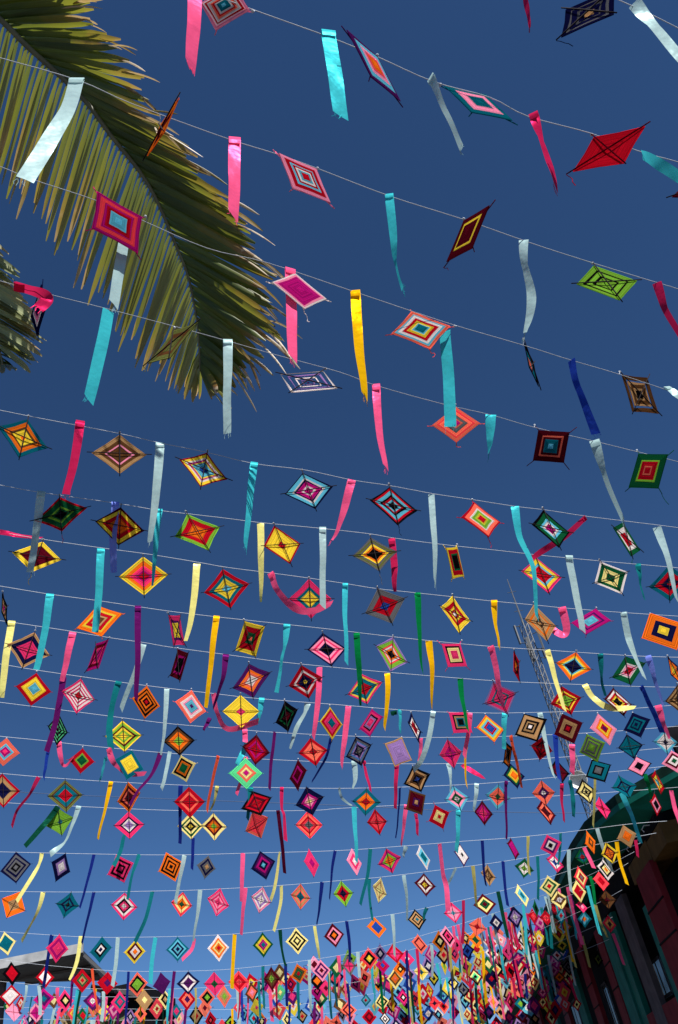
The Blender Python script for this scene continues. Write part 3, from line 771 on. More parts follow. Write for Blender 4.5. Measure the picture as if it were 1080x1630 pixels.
# ------------------------------------------------------------------ yarn diamonds
# x y  half-stick A  half-stick B  bands from the rim to the centre; s = the crossed sticks show on the near side
ODATA = '''
937 18 -51 47 44 4 n2s1n2s1n2T2 s
358 12 -16 43 46 6 l2w1r2w2P2r1w2t3c2 f
595 107 49 65 -6 20 v2c2l2a1o3 f
762 166 63 32 14 -17 t3l3t4 f
968 237 67 -42 28 24 r9 sr
1118 296 -58 20 14 24 d3y1B3 s
485 285 49 47 22 -18 l2r2c1r1w1c1r2 f
746 373 41 -54 -8 -26 d3y1d5 f
258 203 30 -55 4 6 o2d2o2 s
966 449 56 -3 24 32 e2k1e2k1e3 sk
187 355 38 58 48 -11 m2a2m1r2c4 f
477 464 52 16 -9 -34 w1l1m8 f
670 526 56 -7 17 35 P2c1w2r2y2c1t3 f
847 580 14 42 4 -5 k2t2P2 s
1020 627 34 36 -14 32 B2_1T1B2T1k2 s
64 493 -4 49 -16 13 n3w1l2v3 f
491 606 53 13 -30 20 w1_5L1_5w1_4L1_4v1 s
726 676 46 -2 1 34 P2a1P2s2P1m2 f
878 711 40 -31 28 36 d4P1d2t3c2 f7
1033 750 39 -33 20 35 g4e1r3P1r2 f8
274 546 46 -38 4 -26 O2B2O3 s
38 696 46 20 8 -36 t2o2B1y3o1 s
191 722 52 2 0 36 T2B2l1B4 s
325 747 46 19 6 -32 r1y2w1m1y1c3b2 s
492 780 45 -7 12 34 n1c2w1n1m2w1m2 s
627 804 44 10 8 36 k1r1c2k1r1c1k2 s
766 828 38 5 15 35 r1P2w1e2y1r2 f8
878 841 36 8 15 35 k1g2c1w1m2 s
999 858 26 22 8 32 g2w2r3 s
97 818 49 -12 2 32 r1g3e1g1k2 s
191 837 46 9 2 -36 d1y2r2o4 s
315 846 43 -9 20 34 e2r3o4 s
450 867 34 -2 15 36 r1y6r2 s
597 881 42 -4 8 31 s1O1s1y1o1k3 s
724 895 17 27 -4 30 y1r2g1k3 f
863 914 37 6 12 33 p1y2c1r4 s
973 919 30 -10 20 30 w1g2C2g2 s
1066 928 38 -7 1 32 t2r2n2r1 s
60 885 46 7 10 -28 y2d5 s
229 916 45 -2 1 36 y2o2p2m1r2 s
361 936 41 -8 7 35 r2t2y3c2 s
494 953 39 0 2 36 p3t2y4 s
613 964 37 -14 13 32 s3r3b2 s
726 977 27 13 6 33 y2r2y1r1w1 s
861 991 28 6 12 34 T2o1T2B1T1 s
941 990 35 -2 -9 24 m2v1m1c3 f
1056 1005 22 30 35 -11 o4n3y3 f9
8 969 4 29 5 -6 k2T2m2 s
159 989 41 -13 4 28 o2y1r2T1B2 f
282 1003 15 28 -6 28 p2v1y3 s
398 1016 10 32 27 -22 y2r3g2P1 s
521 1033 36 -1 8 30 n1l1p1l1n1k2 s
624 1041 29 15 -2 31 L1e2a1w1o1k2 s
723 1043 27 24 -13 25 p2k1C2p3 f7
823 1060 5 28 5 -9 r2d2o2 s
913 1060 32 6 5 -26 o2y1c1n4 s
1000 1067 30 -13 5 26 g3w1l1r2 s
1074 1067 12 25 6 -8 n1o2y2 s
46 1034 38 10 11 -32 T1n2p4 s
155 1043 20 -29 -2 -22 m1d1p1m2 s
285 1058 17 -21 2 28 d2m1k3 s
400 1083 34 -14 4 31 v2o1P1w2 s
486 1085 31 -8 7 31 r2w1r1n2y1 s
580 1096 31 -11 5 27 p1y1t2r3 s
797 1111 29 -10 13 30 L1p2t1p2k1 s
902 1115 28 -6 9 26 r2y1r1e3 s
985 1117 25 5 10 26 d1w1r1y1k2 s
1080 1111 25 -6 2 25 B1T1B1T1B2 s
54 1097 31 5 -5 30 r2y3c3 f
126 1107 30 8 4 -31 p1w1p1w1p1w1r2 s
232 1118 25 7 2 -30 o1k1o1k1o1k1r1 f
304 1125 28 9 1 -30 P2w1l1c2v1 f
384 1132 34 0 1 30 y6p2 s
456 1140 3 28 20 -12 k2g1k1d2 s
527 1151 21 3 2 30 y1r1p2t2 f
591 1151 21 -11 -2 25 m1p1k1L1p2 f
661 1158 12 9 7 26 n1w1r2 s
733 1150 21 18 -12 19 p2k1T1t1k2 f
780 1160 25 2 8 25 o1y1c1r1b2 f
845 1158 11 23 26 -13 k1T2k1T1k1w1 f9
905 1160 10 25 24 -10 d2T2d1r1 f9
961 1160 10 26 21 1 l2o1y1r1v1 f9
1014 1154 7 21 22 -9 n2t1n1t1n1 f9
93 1161 18 6 2 -29 k1M1k1M1k1M1k1 s
197 1171 33 -1 2 28 y1e1d1y1e1y2 s
285 1179 29 -1 2 27 k1B1o2e2 s
408 1193 25 6 1 -28 d1r1m1r2 s
499 1196 27 -3 5 26 r2P3r2 s
571 1195 23 -11 5 27 n1s1_1L1n1s2 s
634 1197 23 14 6 -25 T1L6 f9
718 1199 20 -3 6 26 p3m2p1 s
808 1202 8 -14 3 24 k1o1B1k2 s
862 1191 19 5 3 -22 r2d1r2 s
943 1190 9 23 21 -8 e1s1e1s1e2 f9
1004 1188 23 -3 7 23 n1t5 s
1060 1181 22 1 3 21 c1w2n1 s
8 1197 25 2 3 -23 P2c1m1p1 f9
130 1211 23 2 2 -23 r3e1g3 f
206 1217 23 8 -4 24 t2y4 f9
293 1223 22 -9 5 24 C1k1o1g2 f
392 1231 27 0 1 26 M2P1C1m1 f
475 1233 14 -7 0 25 d2m1d2 f
664 1240 21 -8 7 21 k1T1B1k1b1 s
818 1235 17 1 6 20 n1g1y1o2 f
891 1227 18 5 6 22 k1d4 s
953 1227 11 19 21 -10 k1t2k1s2 f9
1018 1220 5 17 20 -5 k1l3k3 f9
1074 1212 5 18 21 -4 l1d1w1g1 f9
5 1258 28 1 1 27 r1T2n3 s
105 1266 28 -1 1 26 O1B1t2r3 s
205 1269 18 -7 1 24 o1d1P1d2 s
302 1276 25 0 1 25 r2P1r3 s
409 1278 24 -9 7 20 k1r1d1r2 s
493 1275 23 -7 5 23 n2m1l1C1 s
583 1276 23 1 -1 22 t2o2r2 s
662 1277 10 20 15 -11 B1d2v1T1 f9
728 1271 19 -2 6 20 c1l1g1w1 s
793 1268 19 3 1 -20 c1P2g1 s
866 1262 18 -1 4 20 P2v1w1 s
934 1260 17 -1 7 20 k1C2k1C1k1 s
994 1252 20 -2 9 18 t2n1t2 s
1048 1245 11 10 5 19 r1y1c1 s
96 1308 22 -7 3 22 e4t1 s
206 1313 24 -1 1 22 p2n1w1L2 s
304 1315 21 0 1 21 C1g1C1k1y1 s
341 1315 20 1 1 22 C1d1o1e1 s
409 1312 18 -11 7 22 P1a4 s
492 1313 22 0 2 22 a1P1r1a1s2 s
601 1308 16 -1 4 21 r1a2r1 s
699 1300 19 -8 8 23 r2C2r1 f8
770 1294 15 2 2 20 d1m1p2 s
870 1292 15 6 7 20 d1P1d2 s
960 1286 13 5 6 18 p3r1 s
1044 1281 9 5 2 17 r1l1k2 f
26 1381 25 -6 0 25 n1s1n1s1k1s1 f
97 1380 15 8 8 -23 n2L1w2 f
192 1383 6 22 20 -9 p1k1p1k1p1 f9
272 1380 7 22 19 -7 o1k1o1k1o1k1 f9
329 1380 15 3 3 -19 s1n1s1T1 f
419 1377 19 -6 5 23 n1v1m1n1c1 f
496 1374 12 3 4 22 p2m1 f
564 1372 12 3 4 21 l1p1w1 f
620 1370 18 -6 5 20 p1m1e1o2 s
674 1365 11 5 6 20 w1c1t2 f
735 1361 12 5 4 19 v1w3k1 f
817 1351 10 9 4 17 d1m3 f
877 1346 6 17 16 -5 p1v1w1k1 f9
940 1341 6 18 8 -2 o2B1o1 f
998 1331 6 18 15 -4 T2o2 f9
22 1440 19 10 11 -21 o2T2 s
108 1440 19 2 6 -21 t2n1t1k1 s
198 1442 21 2 1 -22 p1w1k1p1w1 s
290 1439 17 3 2 -20 a1C1o1g1 s
348 1436 17 6 3 -22 p1l1p1l1p2 s
416 1432 16 5 3 -21 l1w1L1w2 s
479 1427 16 3 0 21 P1T1P1t2 s
547 1422 16 -1 4 21 e1r1n1 s
605 1417 11 7 2 -20 C1T1C2 s
677 1408 17 3 2 19 d1w1d1y1 s
722 1453 15 -1 4 17 p1l2c1 s
778 1393 12 4 2 17 T1B1T1 s
835 1382 15 4 1 -16 g1w1e1 s
884 1373 14 6 4 16 p1w1b1 s
971 1358 13 -2 6 17 y1d1o2 s
928 1364 12 -2 4 14 g1t1r1 s
10 1502 16 -4 3 19 C1t3 f
92 1510 18 1 3 -23 p1m1p2 f
161 1512 18 -4 2 -21 t2k1w1n1 f
215 1515 17 -1 1 -20 y1d1w1o1 f
283 1511 18 -1 0 20 t1c1n1c1n1 f
348 1509 17 -1 1 21 w1o1C1o1r1 f
419 1504 16 -1 1 20 g1y1m1t1 f
473 1498 18 -1 2 21 C1k1C1k1C1 f
532 1489 16 -2 3 19 d1l1k1o1 f
600 1477 16 2 4 17 o2b3 f
664 1464 15 0 4 17 k1T1k1T1t1 f
772 1440 18 -1 4 17 d1C1g1d1 f
831 1426 11 5 7 18 C1c1t1 f
875 1411 16 -3 3 17 C1g1C1r1 f
925 1397 11 1 5 18 a1C1r1s1 f
964 1385 13 6 4 16 w1k1C1o1 f9
957 1403 13 4 4 15 a1r1 f
891 1432 15 -2 4 15 C1B1w1 s
921 1419 12 1 4 18 C1r2 f
19 1550 15 0 1 19 k1r2 f
72 1556 15 0 1 17 r1w2 f
131 1561 16 0 0 19 r2g1T1r1 f
171 1565 17 1 1 -19 r2v1 f
219 1567 17 -3 0 20 P1k1e2 f
258 1566 14 -4 2 18 v3 f
300 1564 18 -2 0 19 n1w1v2 s
342 1566 17 0 1 20 p2g1 s
330 1588 13 0 0 16 P1k1e1 f
357 1586 12 0 1 19 P1T1e1 f
381 1563 17 0 1 18 a1r1a1 s
401 1580 11 -3 2 17 B1P1l1 f
17 1585 17 -2 2 -18 r1w3 f
70 1590 17 -2 1 18 m1v1t1 f
104 1593 14 0 1 18 p1k1C1 f
148 1593 15 0 0 16 v1m1w1 s
191 1595 14 -1 0 18 p1t1p1 f
230 1592 14 0 1 18 T2C1 f
263 1591 11 0 1 16 C1k1T1 f
298 1591 14 0 0 18 r1P1v1 f
281 1610 9 0 0 13 t1p1 f
58 1612 14 -1 1 16 l1m2 s
22 1611 14 2 1 15 l2 s
132 1617 10 0 1 13 g1r1 f
168 1611 12 0 0 14 y1b1y1 f
224 1614 10 0 0 13 P1k1 f
367 1628 10 0 0 12 k1e1k1 f
433 1558 13 0 1 20 d1B1e1 s
476 1550 13 -5 3 16 o1B1g1r1 f
512 1545 15 -1 2 18 l1v1l1d1 f
505 1562 12 0 1 14 k1o1 f
519 1573 11 0 1 14 p2d1 f
535 1557 13 -3 2 15 n1a1p1 f
556 1537 12 0 3 17 s1p2 s
588 1526 15 -1 2 18 a1k1y1 f
609 1537 12 1 2 14 m1r1b1 f
503 1616 9 0 1 15 v1L1k1 s
555 1608 13 0 1 14 P1d1P1o1 f
588 1619 12 0 1 14 r1d1r1 f
608 1595 12 -2 2 14 C1k1C1k1 f
613 1622 9 1 1 11 k1w1k1w1 f
457 1623 8 0 1 14 C1k1C1 f
446 1580 10 -2 1 14 M2C1 f
629 1518 14 0 4 16 r1p2 s
648 1526 12 2 2 14 p2w1 f
668 1503 13 4 3 16 P1d1P2 f
637 1543 11 0 2 13 o2k1C1 f
629 1558 13 0 1 17 C1B1o1P1 f
671 1547 12 1 2 14 C1y1t1 s
707 1538 5 2 2 14 y1e1 f
727 1504 9 2 1 14 p2k1 f
713 1491 13 4 4 17 l1k1p1d1 f
745 1514 11 -3 2 14 n1b1n1 f
757 1555 12 0 4 14 d1C1M1k1 f
783 1558 13 0 1 15 n2r1 f
791 1543 11 0 2 13 k1C1o1 f
722 1565 9 1 2 12 k1C1y1 f
738 1575 11 1 2 13 k1s1n1 s
684 1577 7 0 3 16 r1y1a1 s
706 1585 12 0 2 14 b1n1c1b1 s
642 1588 11 0 2 14 m1p1k1w1 f
706 1602 9 1 2 12 P1r1k1 f
698 1615 9 0 2 12 w1n1c1 f
723 1611 10 0 1 12 m1p1 s
785 1595 10 1 2 13 l1P1 f
779 1612 10 0 1 12 n1v1 f
760 1475 14 4 -2 15 P2r1 s
758 1496 13 3 3 14 o1g1 s
781 1501 12 2 2 15 w1r1w1r1 f
783 1518 11 2 2 13 w1k1C1 f
790 1469 11 0 3 14 n2w1s1 f
821 1460 13 -2 4 18 n1L1w1 s
836 1483 9 0 1 11 k1s1P1 f
898 1476 12 -1 2 13 o1w1n1k1 f
819 1503 11 2 3 14 r1w1g1 f
895 1505 12 -2 2 13 g1y1k1 s
887 1521 10 1 2 11 t1w1r1 f
931 1463 11 0 1 14 t1c1o1 f
967 1432 14 0 3 15 B2d1 s
970 1471 11 2 2 14 d1B1k1 f
926 1443 9 3 3 10 p1l1 f
883 1447 10 2 3 12 d1r1 s
870 1461 11 1 2 12 r1a1 s
853 1446 5 3 2 14 g1k1 f
849 1459 8 2 2 13 r1a1 f
905 1540 11 1 2 13 k1s1k1s1 f
891 1556 10 0 1 10 B1o1B1 f
952 1527 8 2 1 13 k1O1k1 f
880 1568 8 1 2 10 k1L1 f
838 1584 9 1 1 11 s1n1 f
829 1598 10 0 2 11 t1e1 f
831 1617 10 0 2 12 r1L1b1 f
852 1622 8 0 2 10 k1T1 f
797 1612 9 1 2 11 T1k1 f
848 1541 9 2 2 12 o1k1P1 f
812 1545 8 1 3 14 r1k1 f
'''
UNIT_F = {}
class Oj: pass
OJS = []
for line in ODATA.strip().splitlines():
    p = line.split()
    o = Oj()
    o.x, o.y = float(p[0]), float(p[1])
    o.a = (float(p[2]), float(p[3])); o.b = (float(p[4]), float(p[5]))
    o.code = [(p[6][i], int(p[6][i + 1])) for i in range(0, len(p[6]), 2)]
    o.show = p[7][0] == 's'
    o.frac = {'7': 0.74, '8': 0.80, '9': 0.97}.get(p[7][1:2], 0.85 if o.y < 900 else 0.88 if o.y < 1230 else 0.94)
    if o.y > 1230:
        o.a = (o.a[0] * 1.06, o.a[1] * 1.06); o.b = (o.b[0] * 1.06, o.b[1] * 1.06)
    OJS.append(o)
# a few more small ones deep in the crowded lower rows
rf = random.Random(21)
pal = ['r1C1k1', 'p2w1', 'o1k1C1', 'n1c1n1', 'k1y1k1', 'P2d1', 'm1l1m1', 't1c1r1', 'w1k1w1', 'v1p1', 'C1r1C1', 'l1d1', 'e1k1', 'a2n1', 'B1C1', 'k1T1r1', 'b1w1', 'y1r1', 'g1C1', 'L1n1w1']
NFILL = 300 - len(OJS)
tries = 0
while NFILL > 0 and tries < 4000:
    tries += 1
    u = rf.random()
    if u < .30:
        x, y = rf.uniform(420, 800), rf.uniform(1585, 1630)
    elif u < .85:
        x = rf.uniform(780, 925); y = rf.uniform(max(1448, 1640 - (x - 700) * .95), 1615)
    else:
        x, y = rf.uniform(0, 420), rf.uniform(1605, 1632)
    if min((q.x - x) ** 2 + (q.y - y) ** 2 for q in OJS) < 13 ** 2:
        continue
    o = Oj()
    o.x, o.y = x, y
    s = rf.uniform(9.5, 13)
    t = rf.uniform(-.25, .25)
    o.a = (s * rf.uniform(.7, 1), s * t); o.b = (-s * t * .8, s * 1.15)
    c = pal[rf.randrange(len(pal))]
    o.code = [(c[i], int(c[i + 1])) for i in range(0, len(c), 2)]
    o.show = rf.random() < .4
    o.frac = .95
    OJS.append(o)
    NFILL -= 1

def ring(s, n_side=2, sag=0.03, wob=None):
    """outline of a diamond of half-diagonal s; its sides bow in a little between the sticks"""
    pts = []
    c = [(s, 0), (0, s), (-s, 0), (0, -s)]
    for i in range(4):
        x0, y0 = c[i]; x1, y1 = c[(i + 1) % 4]
        if wob:
            x0 *= wob[i]; y0 *= wob[i]; x1 *= wob[(i + 1) % 4]; y1 *= wob[(i + 1) % 4]
        pts.append((x0, y0))
        pts.append(((x0 + x1) / 2 * (1 - sag), (y0 + y1) / 2 * (1 - sag)))
    return pts

def band_mesh(s0, s1, S, rnd, w0=None, w1=None, sag=.03):
    """one yarn colour: a flat ring between half-diagonals s0 > s1, a little proud towards the middle"""
    def zf(s): return 0.004 + 0.010 * (1 - s / S) + rnd
    th = 0.0035
    o, i = ring(s0, 2, sag, w0), ring(s1, 2, sag, w1) if s1 > 0 else None
    vs, fs = [], []
    n = 8
    for p in o: vs.append((p[0], p[1], zf(s0)))
    for p in o: vs.append((p[0], p[1], zf(s0) - th))
    if i:
        for p in i: vs.append((p[0], p[1], zf(s1)))
        for p in i: vs.append((p[0], p[1], zf(s1) - th))
    else:
        vs.append((0, 0, zf(0))); vs.append((0, 0, zf(0) - th))
    for k in range(n):
        j = (k + 1) % n
        fs.append((n + k, n + j, j, k))
        if i:
            fs.append((k, j, 2 * n + j, 2 * n + k))
            fs.append((n + j, n + k, 3 * n + k, 3 * n + j))
            fs.append((2 * n + k, 2 * n + j, 3 * n + j, 3 * n + k))
        else:
            fs.append((k, j, 2 * n))
            fs.append((n + j, n + k, 2 * n + 1))
    return mesh_of('yarn_band', vs, fs)

M_STICKS = {'k': M_STICK}
rj = random.Random(5)
for o in OJS:
    a, b = o.a, o.b
    # hang it: which tip is highest in the photograph
    tips = [(a[0], a[1], 0, 1), (-a[0], -a[1], 0, -1), (b[0], b[1], 1, 1), (-b[0], -b[1], 1, -1)]
    tip = min(tips, key=lambda t: t[1])
    if o.y < 640:                          # near ones hang by whichever upper tip touches the string
        ups = [t for t in tips if t[1] <= 8]
        tip = min(ups, key=lambda t: min(abs(interp(q, o.x + t[0]) - o.y - t[1]) for q in STR) + max(0, t[1]))
    o.k = nearest_string(o.x + tip[0], o.y + tip[1] + (2 if o.y > 600 else 6))
    rx, ry = (o.x - CX) / FPX, (o.y - CY) / FPX          # the line of sight through its middle
    RAY = FW + RT * rx - UP * ry
    gg = RAY.dot(RAY)
    pa, pb = a[0] * rx + a[1] * ry, b[0] * rx + b[1] * ry
    kk = (b[0] ** 2 + b[1] ** 2 - pb * pb / gg) - (a[0] ** 2 + a[1] ** 2 - pa * pa / gg)
    mm = -(a[0] * b[0] + a[1] * b[1] - pa * pb / gg)
    za2 = (kk + math.sqrt(kk * kk + 4 * mm * mm)) / 2
    za = math.sqrt(max(za2, 0))
    zb = mm / za if za > 1e-3 else math.sqrt(max(-kk, 0))
    z0 = zs(o.k, o.x)
    sols = []
    for sg in (1, -1):
        wa = za * sg / math.sqrt(gg) - pa / gg
        wb = zb * sg / math.sqrt(gg) - pb / gg
        A = RT * a[0] - UP * a[1] + RAY * wa
        B = RT * b[0] - UP * b[1] + RAY * wb
        N = A.cross(B).normalized()
        V = (at(o.x, o.y, 1) - CAM).normalized()
        if N.dot(V) > 0:
            N = -N
        # prefer the pose whose near face the sun reaches, unless the photo shows it dark
        sols.append((abs(N.z) * 0.55 - max(0, N.dot(SUN)), sg, A, B, N, (wa, wb)))
    sols.sort(key=lambda t: t[0])
    _, sg, A, B, N, wz = sols[0]
    tz = wz[tip[2]] * tip[3]
    dz = tz * z0 / FPX
    zc = z0 - dz
    if o.y < 1470 and abs(dz) > 0.35:
        zc = z0 - 0.35 * (1 if dz > 0 else -1)
    if o.y >= 1470:
        zc += rj.uniform(-.25, .25)
    sc = zc / FPX
    A *= sc; B *= sc
    o.P = at(o.x, o.y, zc)
    S = (A.length + B.length) / 2
    o.S = S
    X = A.normalized()
    Nf = N if not o.show else -N         # the smooth face looks along local +z
    Y = Nf.cross(X).normalized()
    M = Matrix((X, Y, Nf)).transposed().to_4x4()
    M.translation = o.P
    root = empty('yarn_diamond', M)
    o.root = root
    # the two sticks
    if o.show:
        sm = M_STICK if o.code[0][0] != 'r' or len(o.code) > 1 else YARN['d']
    else:
        sm = YARN[o.code[0][0]] if o.code[0][0] != '_' else M_STICK
    rad = max(0.0031, S * 0.0155) * (1.05 if o.show else .9)
    Sy = S * o.frac
    for L, ax in ((A.length, 0), (B.length, 1)):
        m = MB()
        v = Vector((1, 0, 0)) if ax == 0 else Vector((0, 1, 0))
        zoff = -rad * (1.0 if ax == 0 else 1.5)
        up = Vector((0, 0, zoff))
        m.tube([v * -S * 1.0 + up, v * -S * .5 + up, up, v * S * .5 + up, v * S * 1.0 + up], [rad * .8, rad, rad, rad, rad * .8], 6)
        so_ = m.build('stick', sm, root, smooth=True)
    tot = sum(n for c, n in o.code)
    r0 = Sy
    wob0 = [1 + rj.uniform(-.035, .035) for _ in range(4)]; sg_ = rj.uniform(.005, .06)
    for idx, (c, n) in enumerate(o.code):
        r1 = r0 - Sy * n / tot if idx < len(o.code) - 1 else 0.0
        wob1 = [1 + rj.uniform(-.05, .05) for _ in range(4)]
        if c != '_':
            link('yarn_band', band_mesh(r0, r1 if r1 > 1e-4 else 0, S, 0.0002 * (idx % 2), wob0, wob1, sg_), root, YARN[c])
        r0 = r1; wob0 = wob1
    # the thread that ties it to its string, and a loose yarn tail on the nearer ones
    tp = (A if tip[2] == 0 else B) * tip[3] + o.P
    tx, ty, tzz = pix(tp)
    sy = interp(STR[o.k], tx)
    if abs(sy - ty) < 22:
        q = at(tx, sy, zs(o.k, tx))
        if (q - tp).length > 0.004:
            inv = M.inverted()
            m = MB().tube([inv @ tp, inv @ ((q + tp) / 2 + Vector((0.004, 0, -.002))), inv @ q], 0.0016, 4)
            m.build('hanging_thread', M_CORD, root)
    if o.y < 1250 and abs(sy - ty) < 14:    # the knot on the tip
        ti = M.inverted() @ (tp - (tp - o.P).normalized() * .006)
        MB().tube([ti + Vector((0, 0, -.007)), ti + Vector((0, 0, -.003)), ti + Vector((0, 0, .003)), ti + Vector((0, 0, .007))], [.003, .007, .007, .003], 6).build('knot', M_CORD, root)
    if o.y < 900 and rj.random() < .45:
        lo = max(tips, key=lambda t: t[1])
        lp = (A if lo[2] == 0 else B) * lo[3] + o.P
        inv = M.inverted()
        pts = [inv @ lp]
        q = Vector(lp)
        ln = rj.uniform(.03, .09)
        for j in range(4):
            q = q + Vector((rj.uniform(-.012, .012), rj.uniform(-.01, .01), -ln / 4))
            pts.append(inv @ q)
        MB().tube(pts, 0.0017, 4).build('yarn_tail', YARN[o.code[0][0]] if o.code[0][0] != '_' else M_CORD, root)

# the many smaller ones further back in the crowd: real diamonds again, joined into one mass
vs, fs, mi = [], [], []
codes = list(YARN)
spots = [(o.x, o.y) for o in OJS]
rm = random.Random(77)
cnt = 0
for tr in range(6000):
    if cnt >= 160: break
    u = rm.random()
    if u < .10: x, y = rm.uniform(0, 420), rm.uniform(1590, 1640)
    elif u < .55: x = rm.uniform(400, 800); y = rm.uniform(1552 - (x - 400) * .19, 1640)
    else: x = rm.uniform(740, 905); y = rm.uniform(max(1435, 1590 - (x - 700) * .80), 1635)
    if min((q[0] - x) ** 2 + (q[1] - y) ** 2 for q in spots) < 10 ** 2: continue
    k = min(22, max(18, nearest_string(x, y - 12)))
    if x > STR[k][-1][0] - 30: continue
    spots.append((x, y)); cnt += 1
    zc = zs(k, x) + rm.uniform(.3, 1.2)
    if x > 800: zc = min(zc, 3.1 / (at(x, y, 1).x))
    sz = rm.uniform(11, 15.5) * zc / FPX
    yaw = rm.uniform(-.7, .7); til = rm.uniform(-.3, .3); rol = rm.uniform(-.25, .25)
    Mx = Matrix.Translation(at(x, y, zc)) @ Matrix.Rotation(yaw, 4, 'Z') @ Matrix.Rotation(til, 4, 'X') @ Matrix.Rotation(rol, 4, 'Y')
    c = pal[rm.randrange(len(pal))] if rm.random() < .5 else rm.choice('rpaPlmaryc') + '2' + rm.choice('kwCydn') + '1' + rm.choice('rpoPav') + '1'
    bands = [(c[i], int(c[i + 1])) for i in range(0, len(c), 2)]
    tot = sum(n for _, n in bands); r0 = 1.0
    for i, (cc, n) in enumerate(bands):
        r1 = r0 - n / tot if i < len(bands) - 1 else 0
        b0 = len(vs)
        for q in ring(sz * r0): vs.append(Mx @ Vector((q[0] * .85, -.004 - .008 * (1 - r0), q[1])))
        for q in ring(max(sz * r1, sz * .02)): vs.append(Mx @ Vector((q[0] * .85, -.004 - .008 * (1 - r1), q[1])))
        for q in ring(sz * r0): vs.append(Mx @ Vector((q[0] * .85, .0, q[1])))
        for j in range(8):
            jn = (j + 1) % 8
            fs.append((b0 + j, b0 + jn, b0 + 8 + jn, b0 + 8 + j)); mi.append(codes.index(cc))
            fs.append((b0 + 16 + j, b0 + 16 + jn, b0 + jn, b0 + j)); mi.append(codes.index(cc))
        r0 = r1
    for ax in (Vector((1, 0, 0)), Vector((0, 0, 1))):
        b0 = len(vs)
        h = Vector((0, 0, .004)) if ax.x else Vector((.004, 0, 0))
        for sgn in (-1, 1):
            for e in (-h, h): vs.append(Mx @ (ax * sgn * sz * 1.12 + e + Vector((0, .002, 0))))
        fs.append((b0, b0 + 1, b0 + 3, b0 + 2)); mi.append(codes.index('k'))
mm_ = mesh_of('yarn_diamonds', vs, fs)
om = link('far_yarn_diamonds', mm_)
for c in codes: mm_.materials.append(YARN[c])
mm_.polygons.foreach_set('material_index', mi)
tag(om, 'crowd of tiny yarn diamonds packed behind the nearer ones low in the picture', 'yarn diamonds', None, 'stuff')

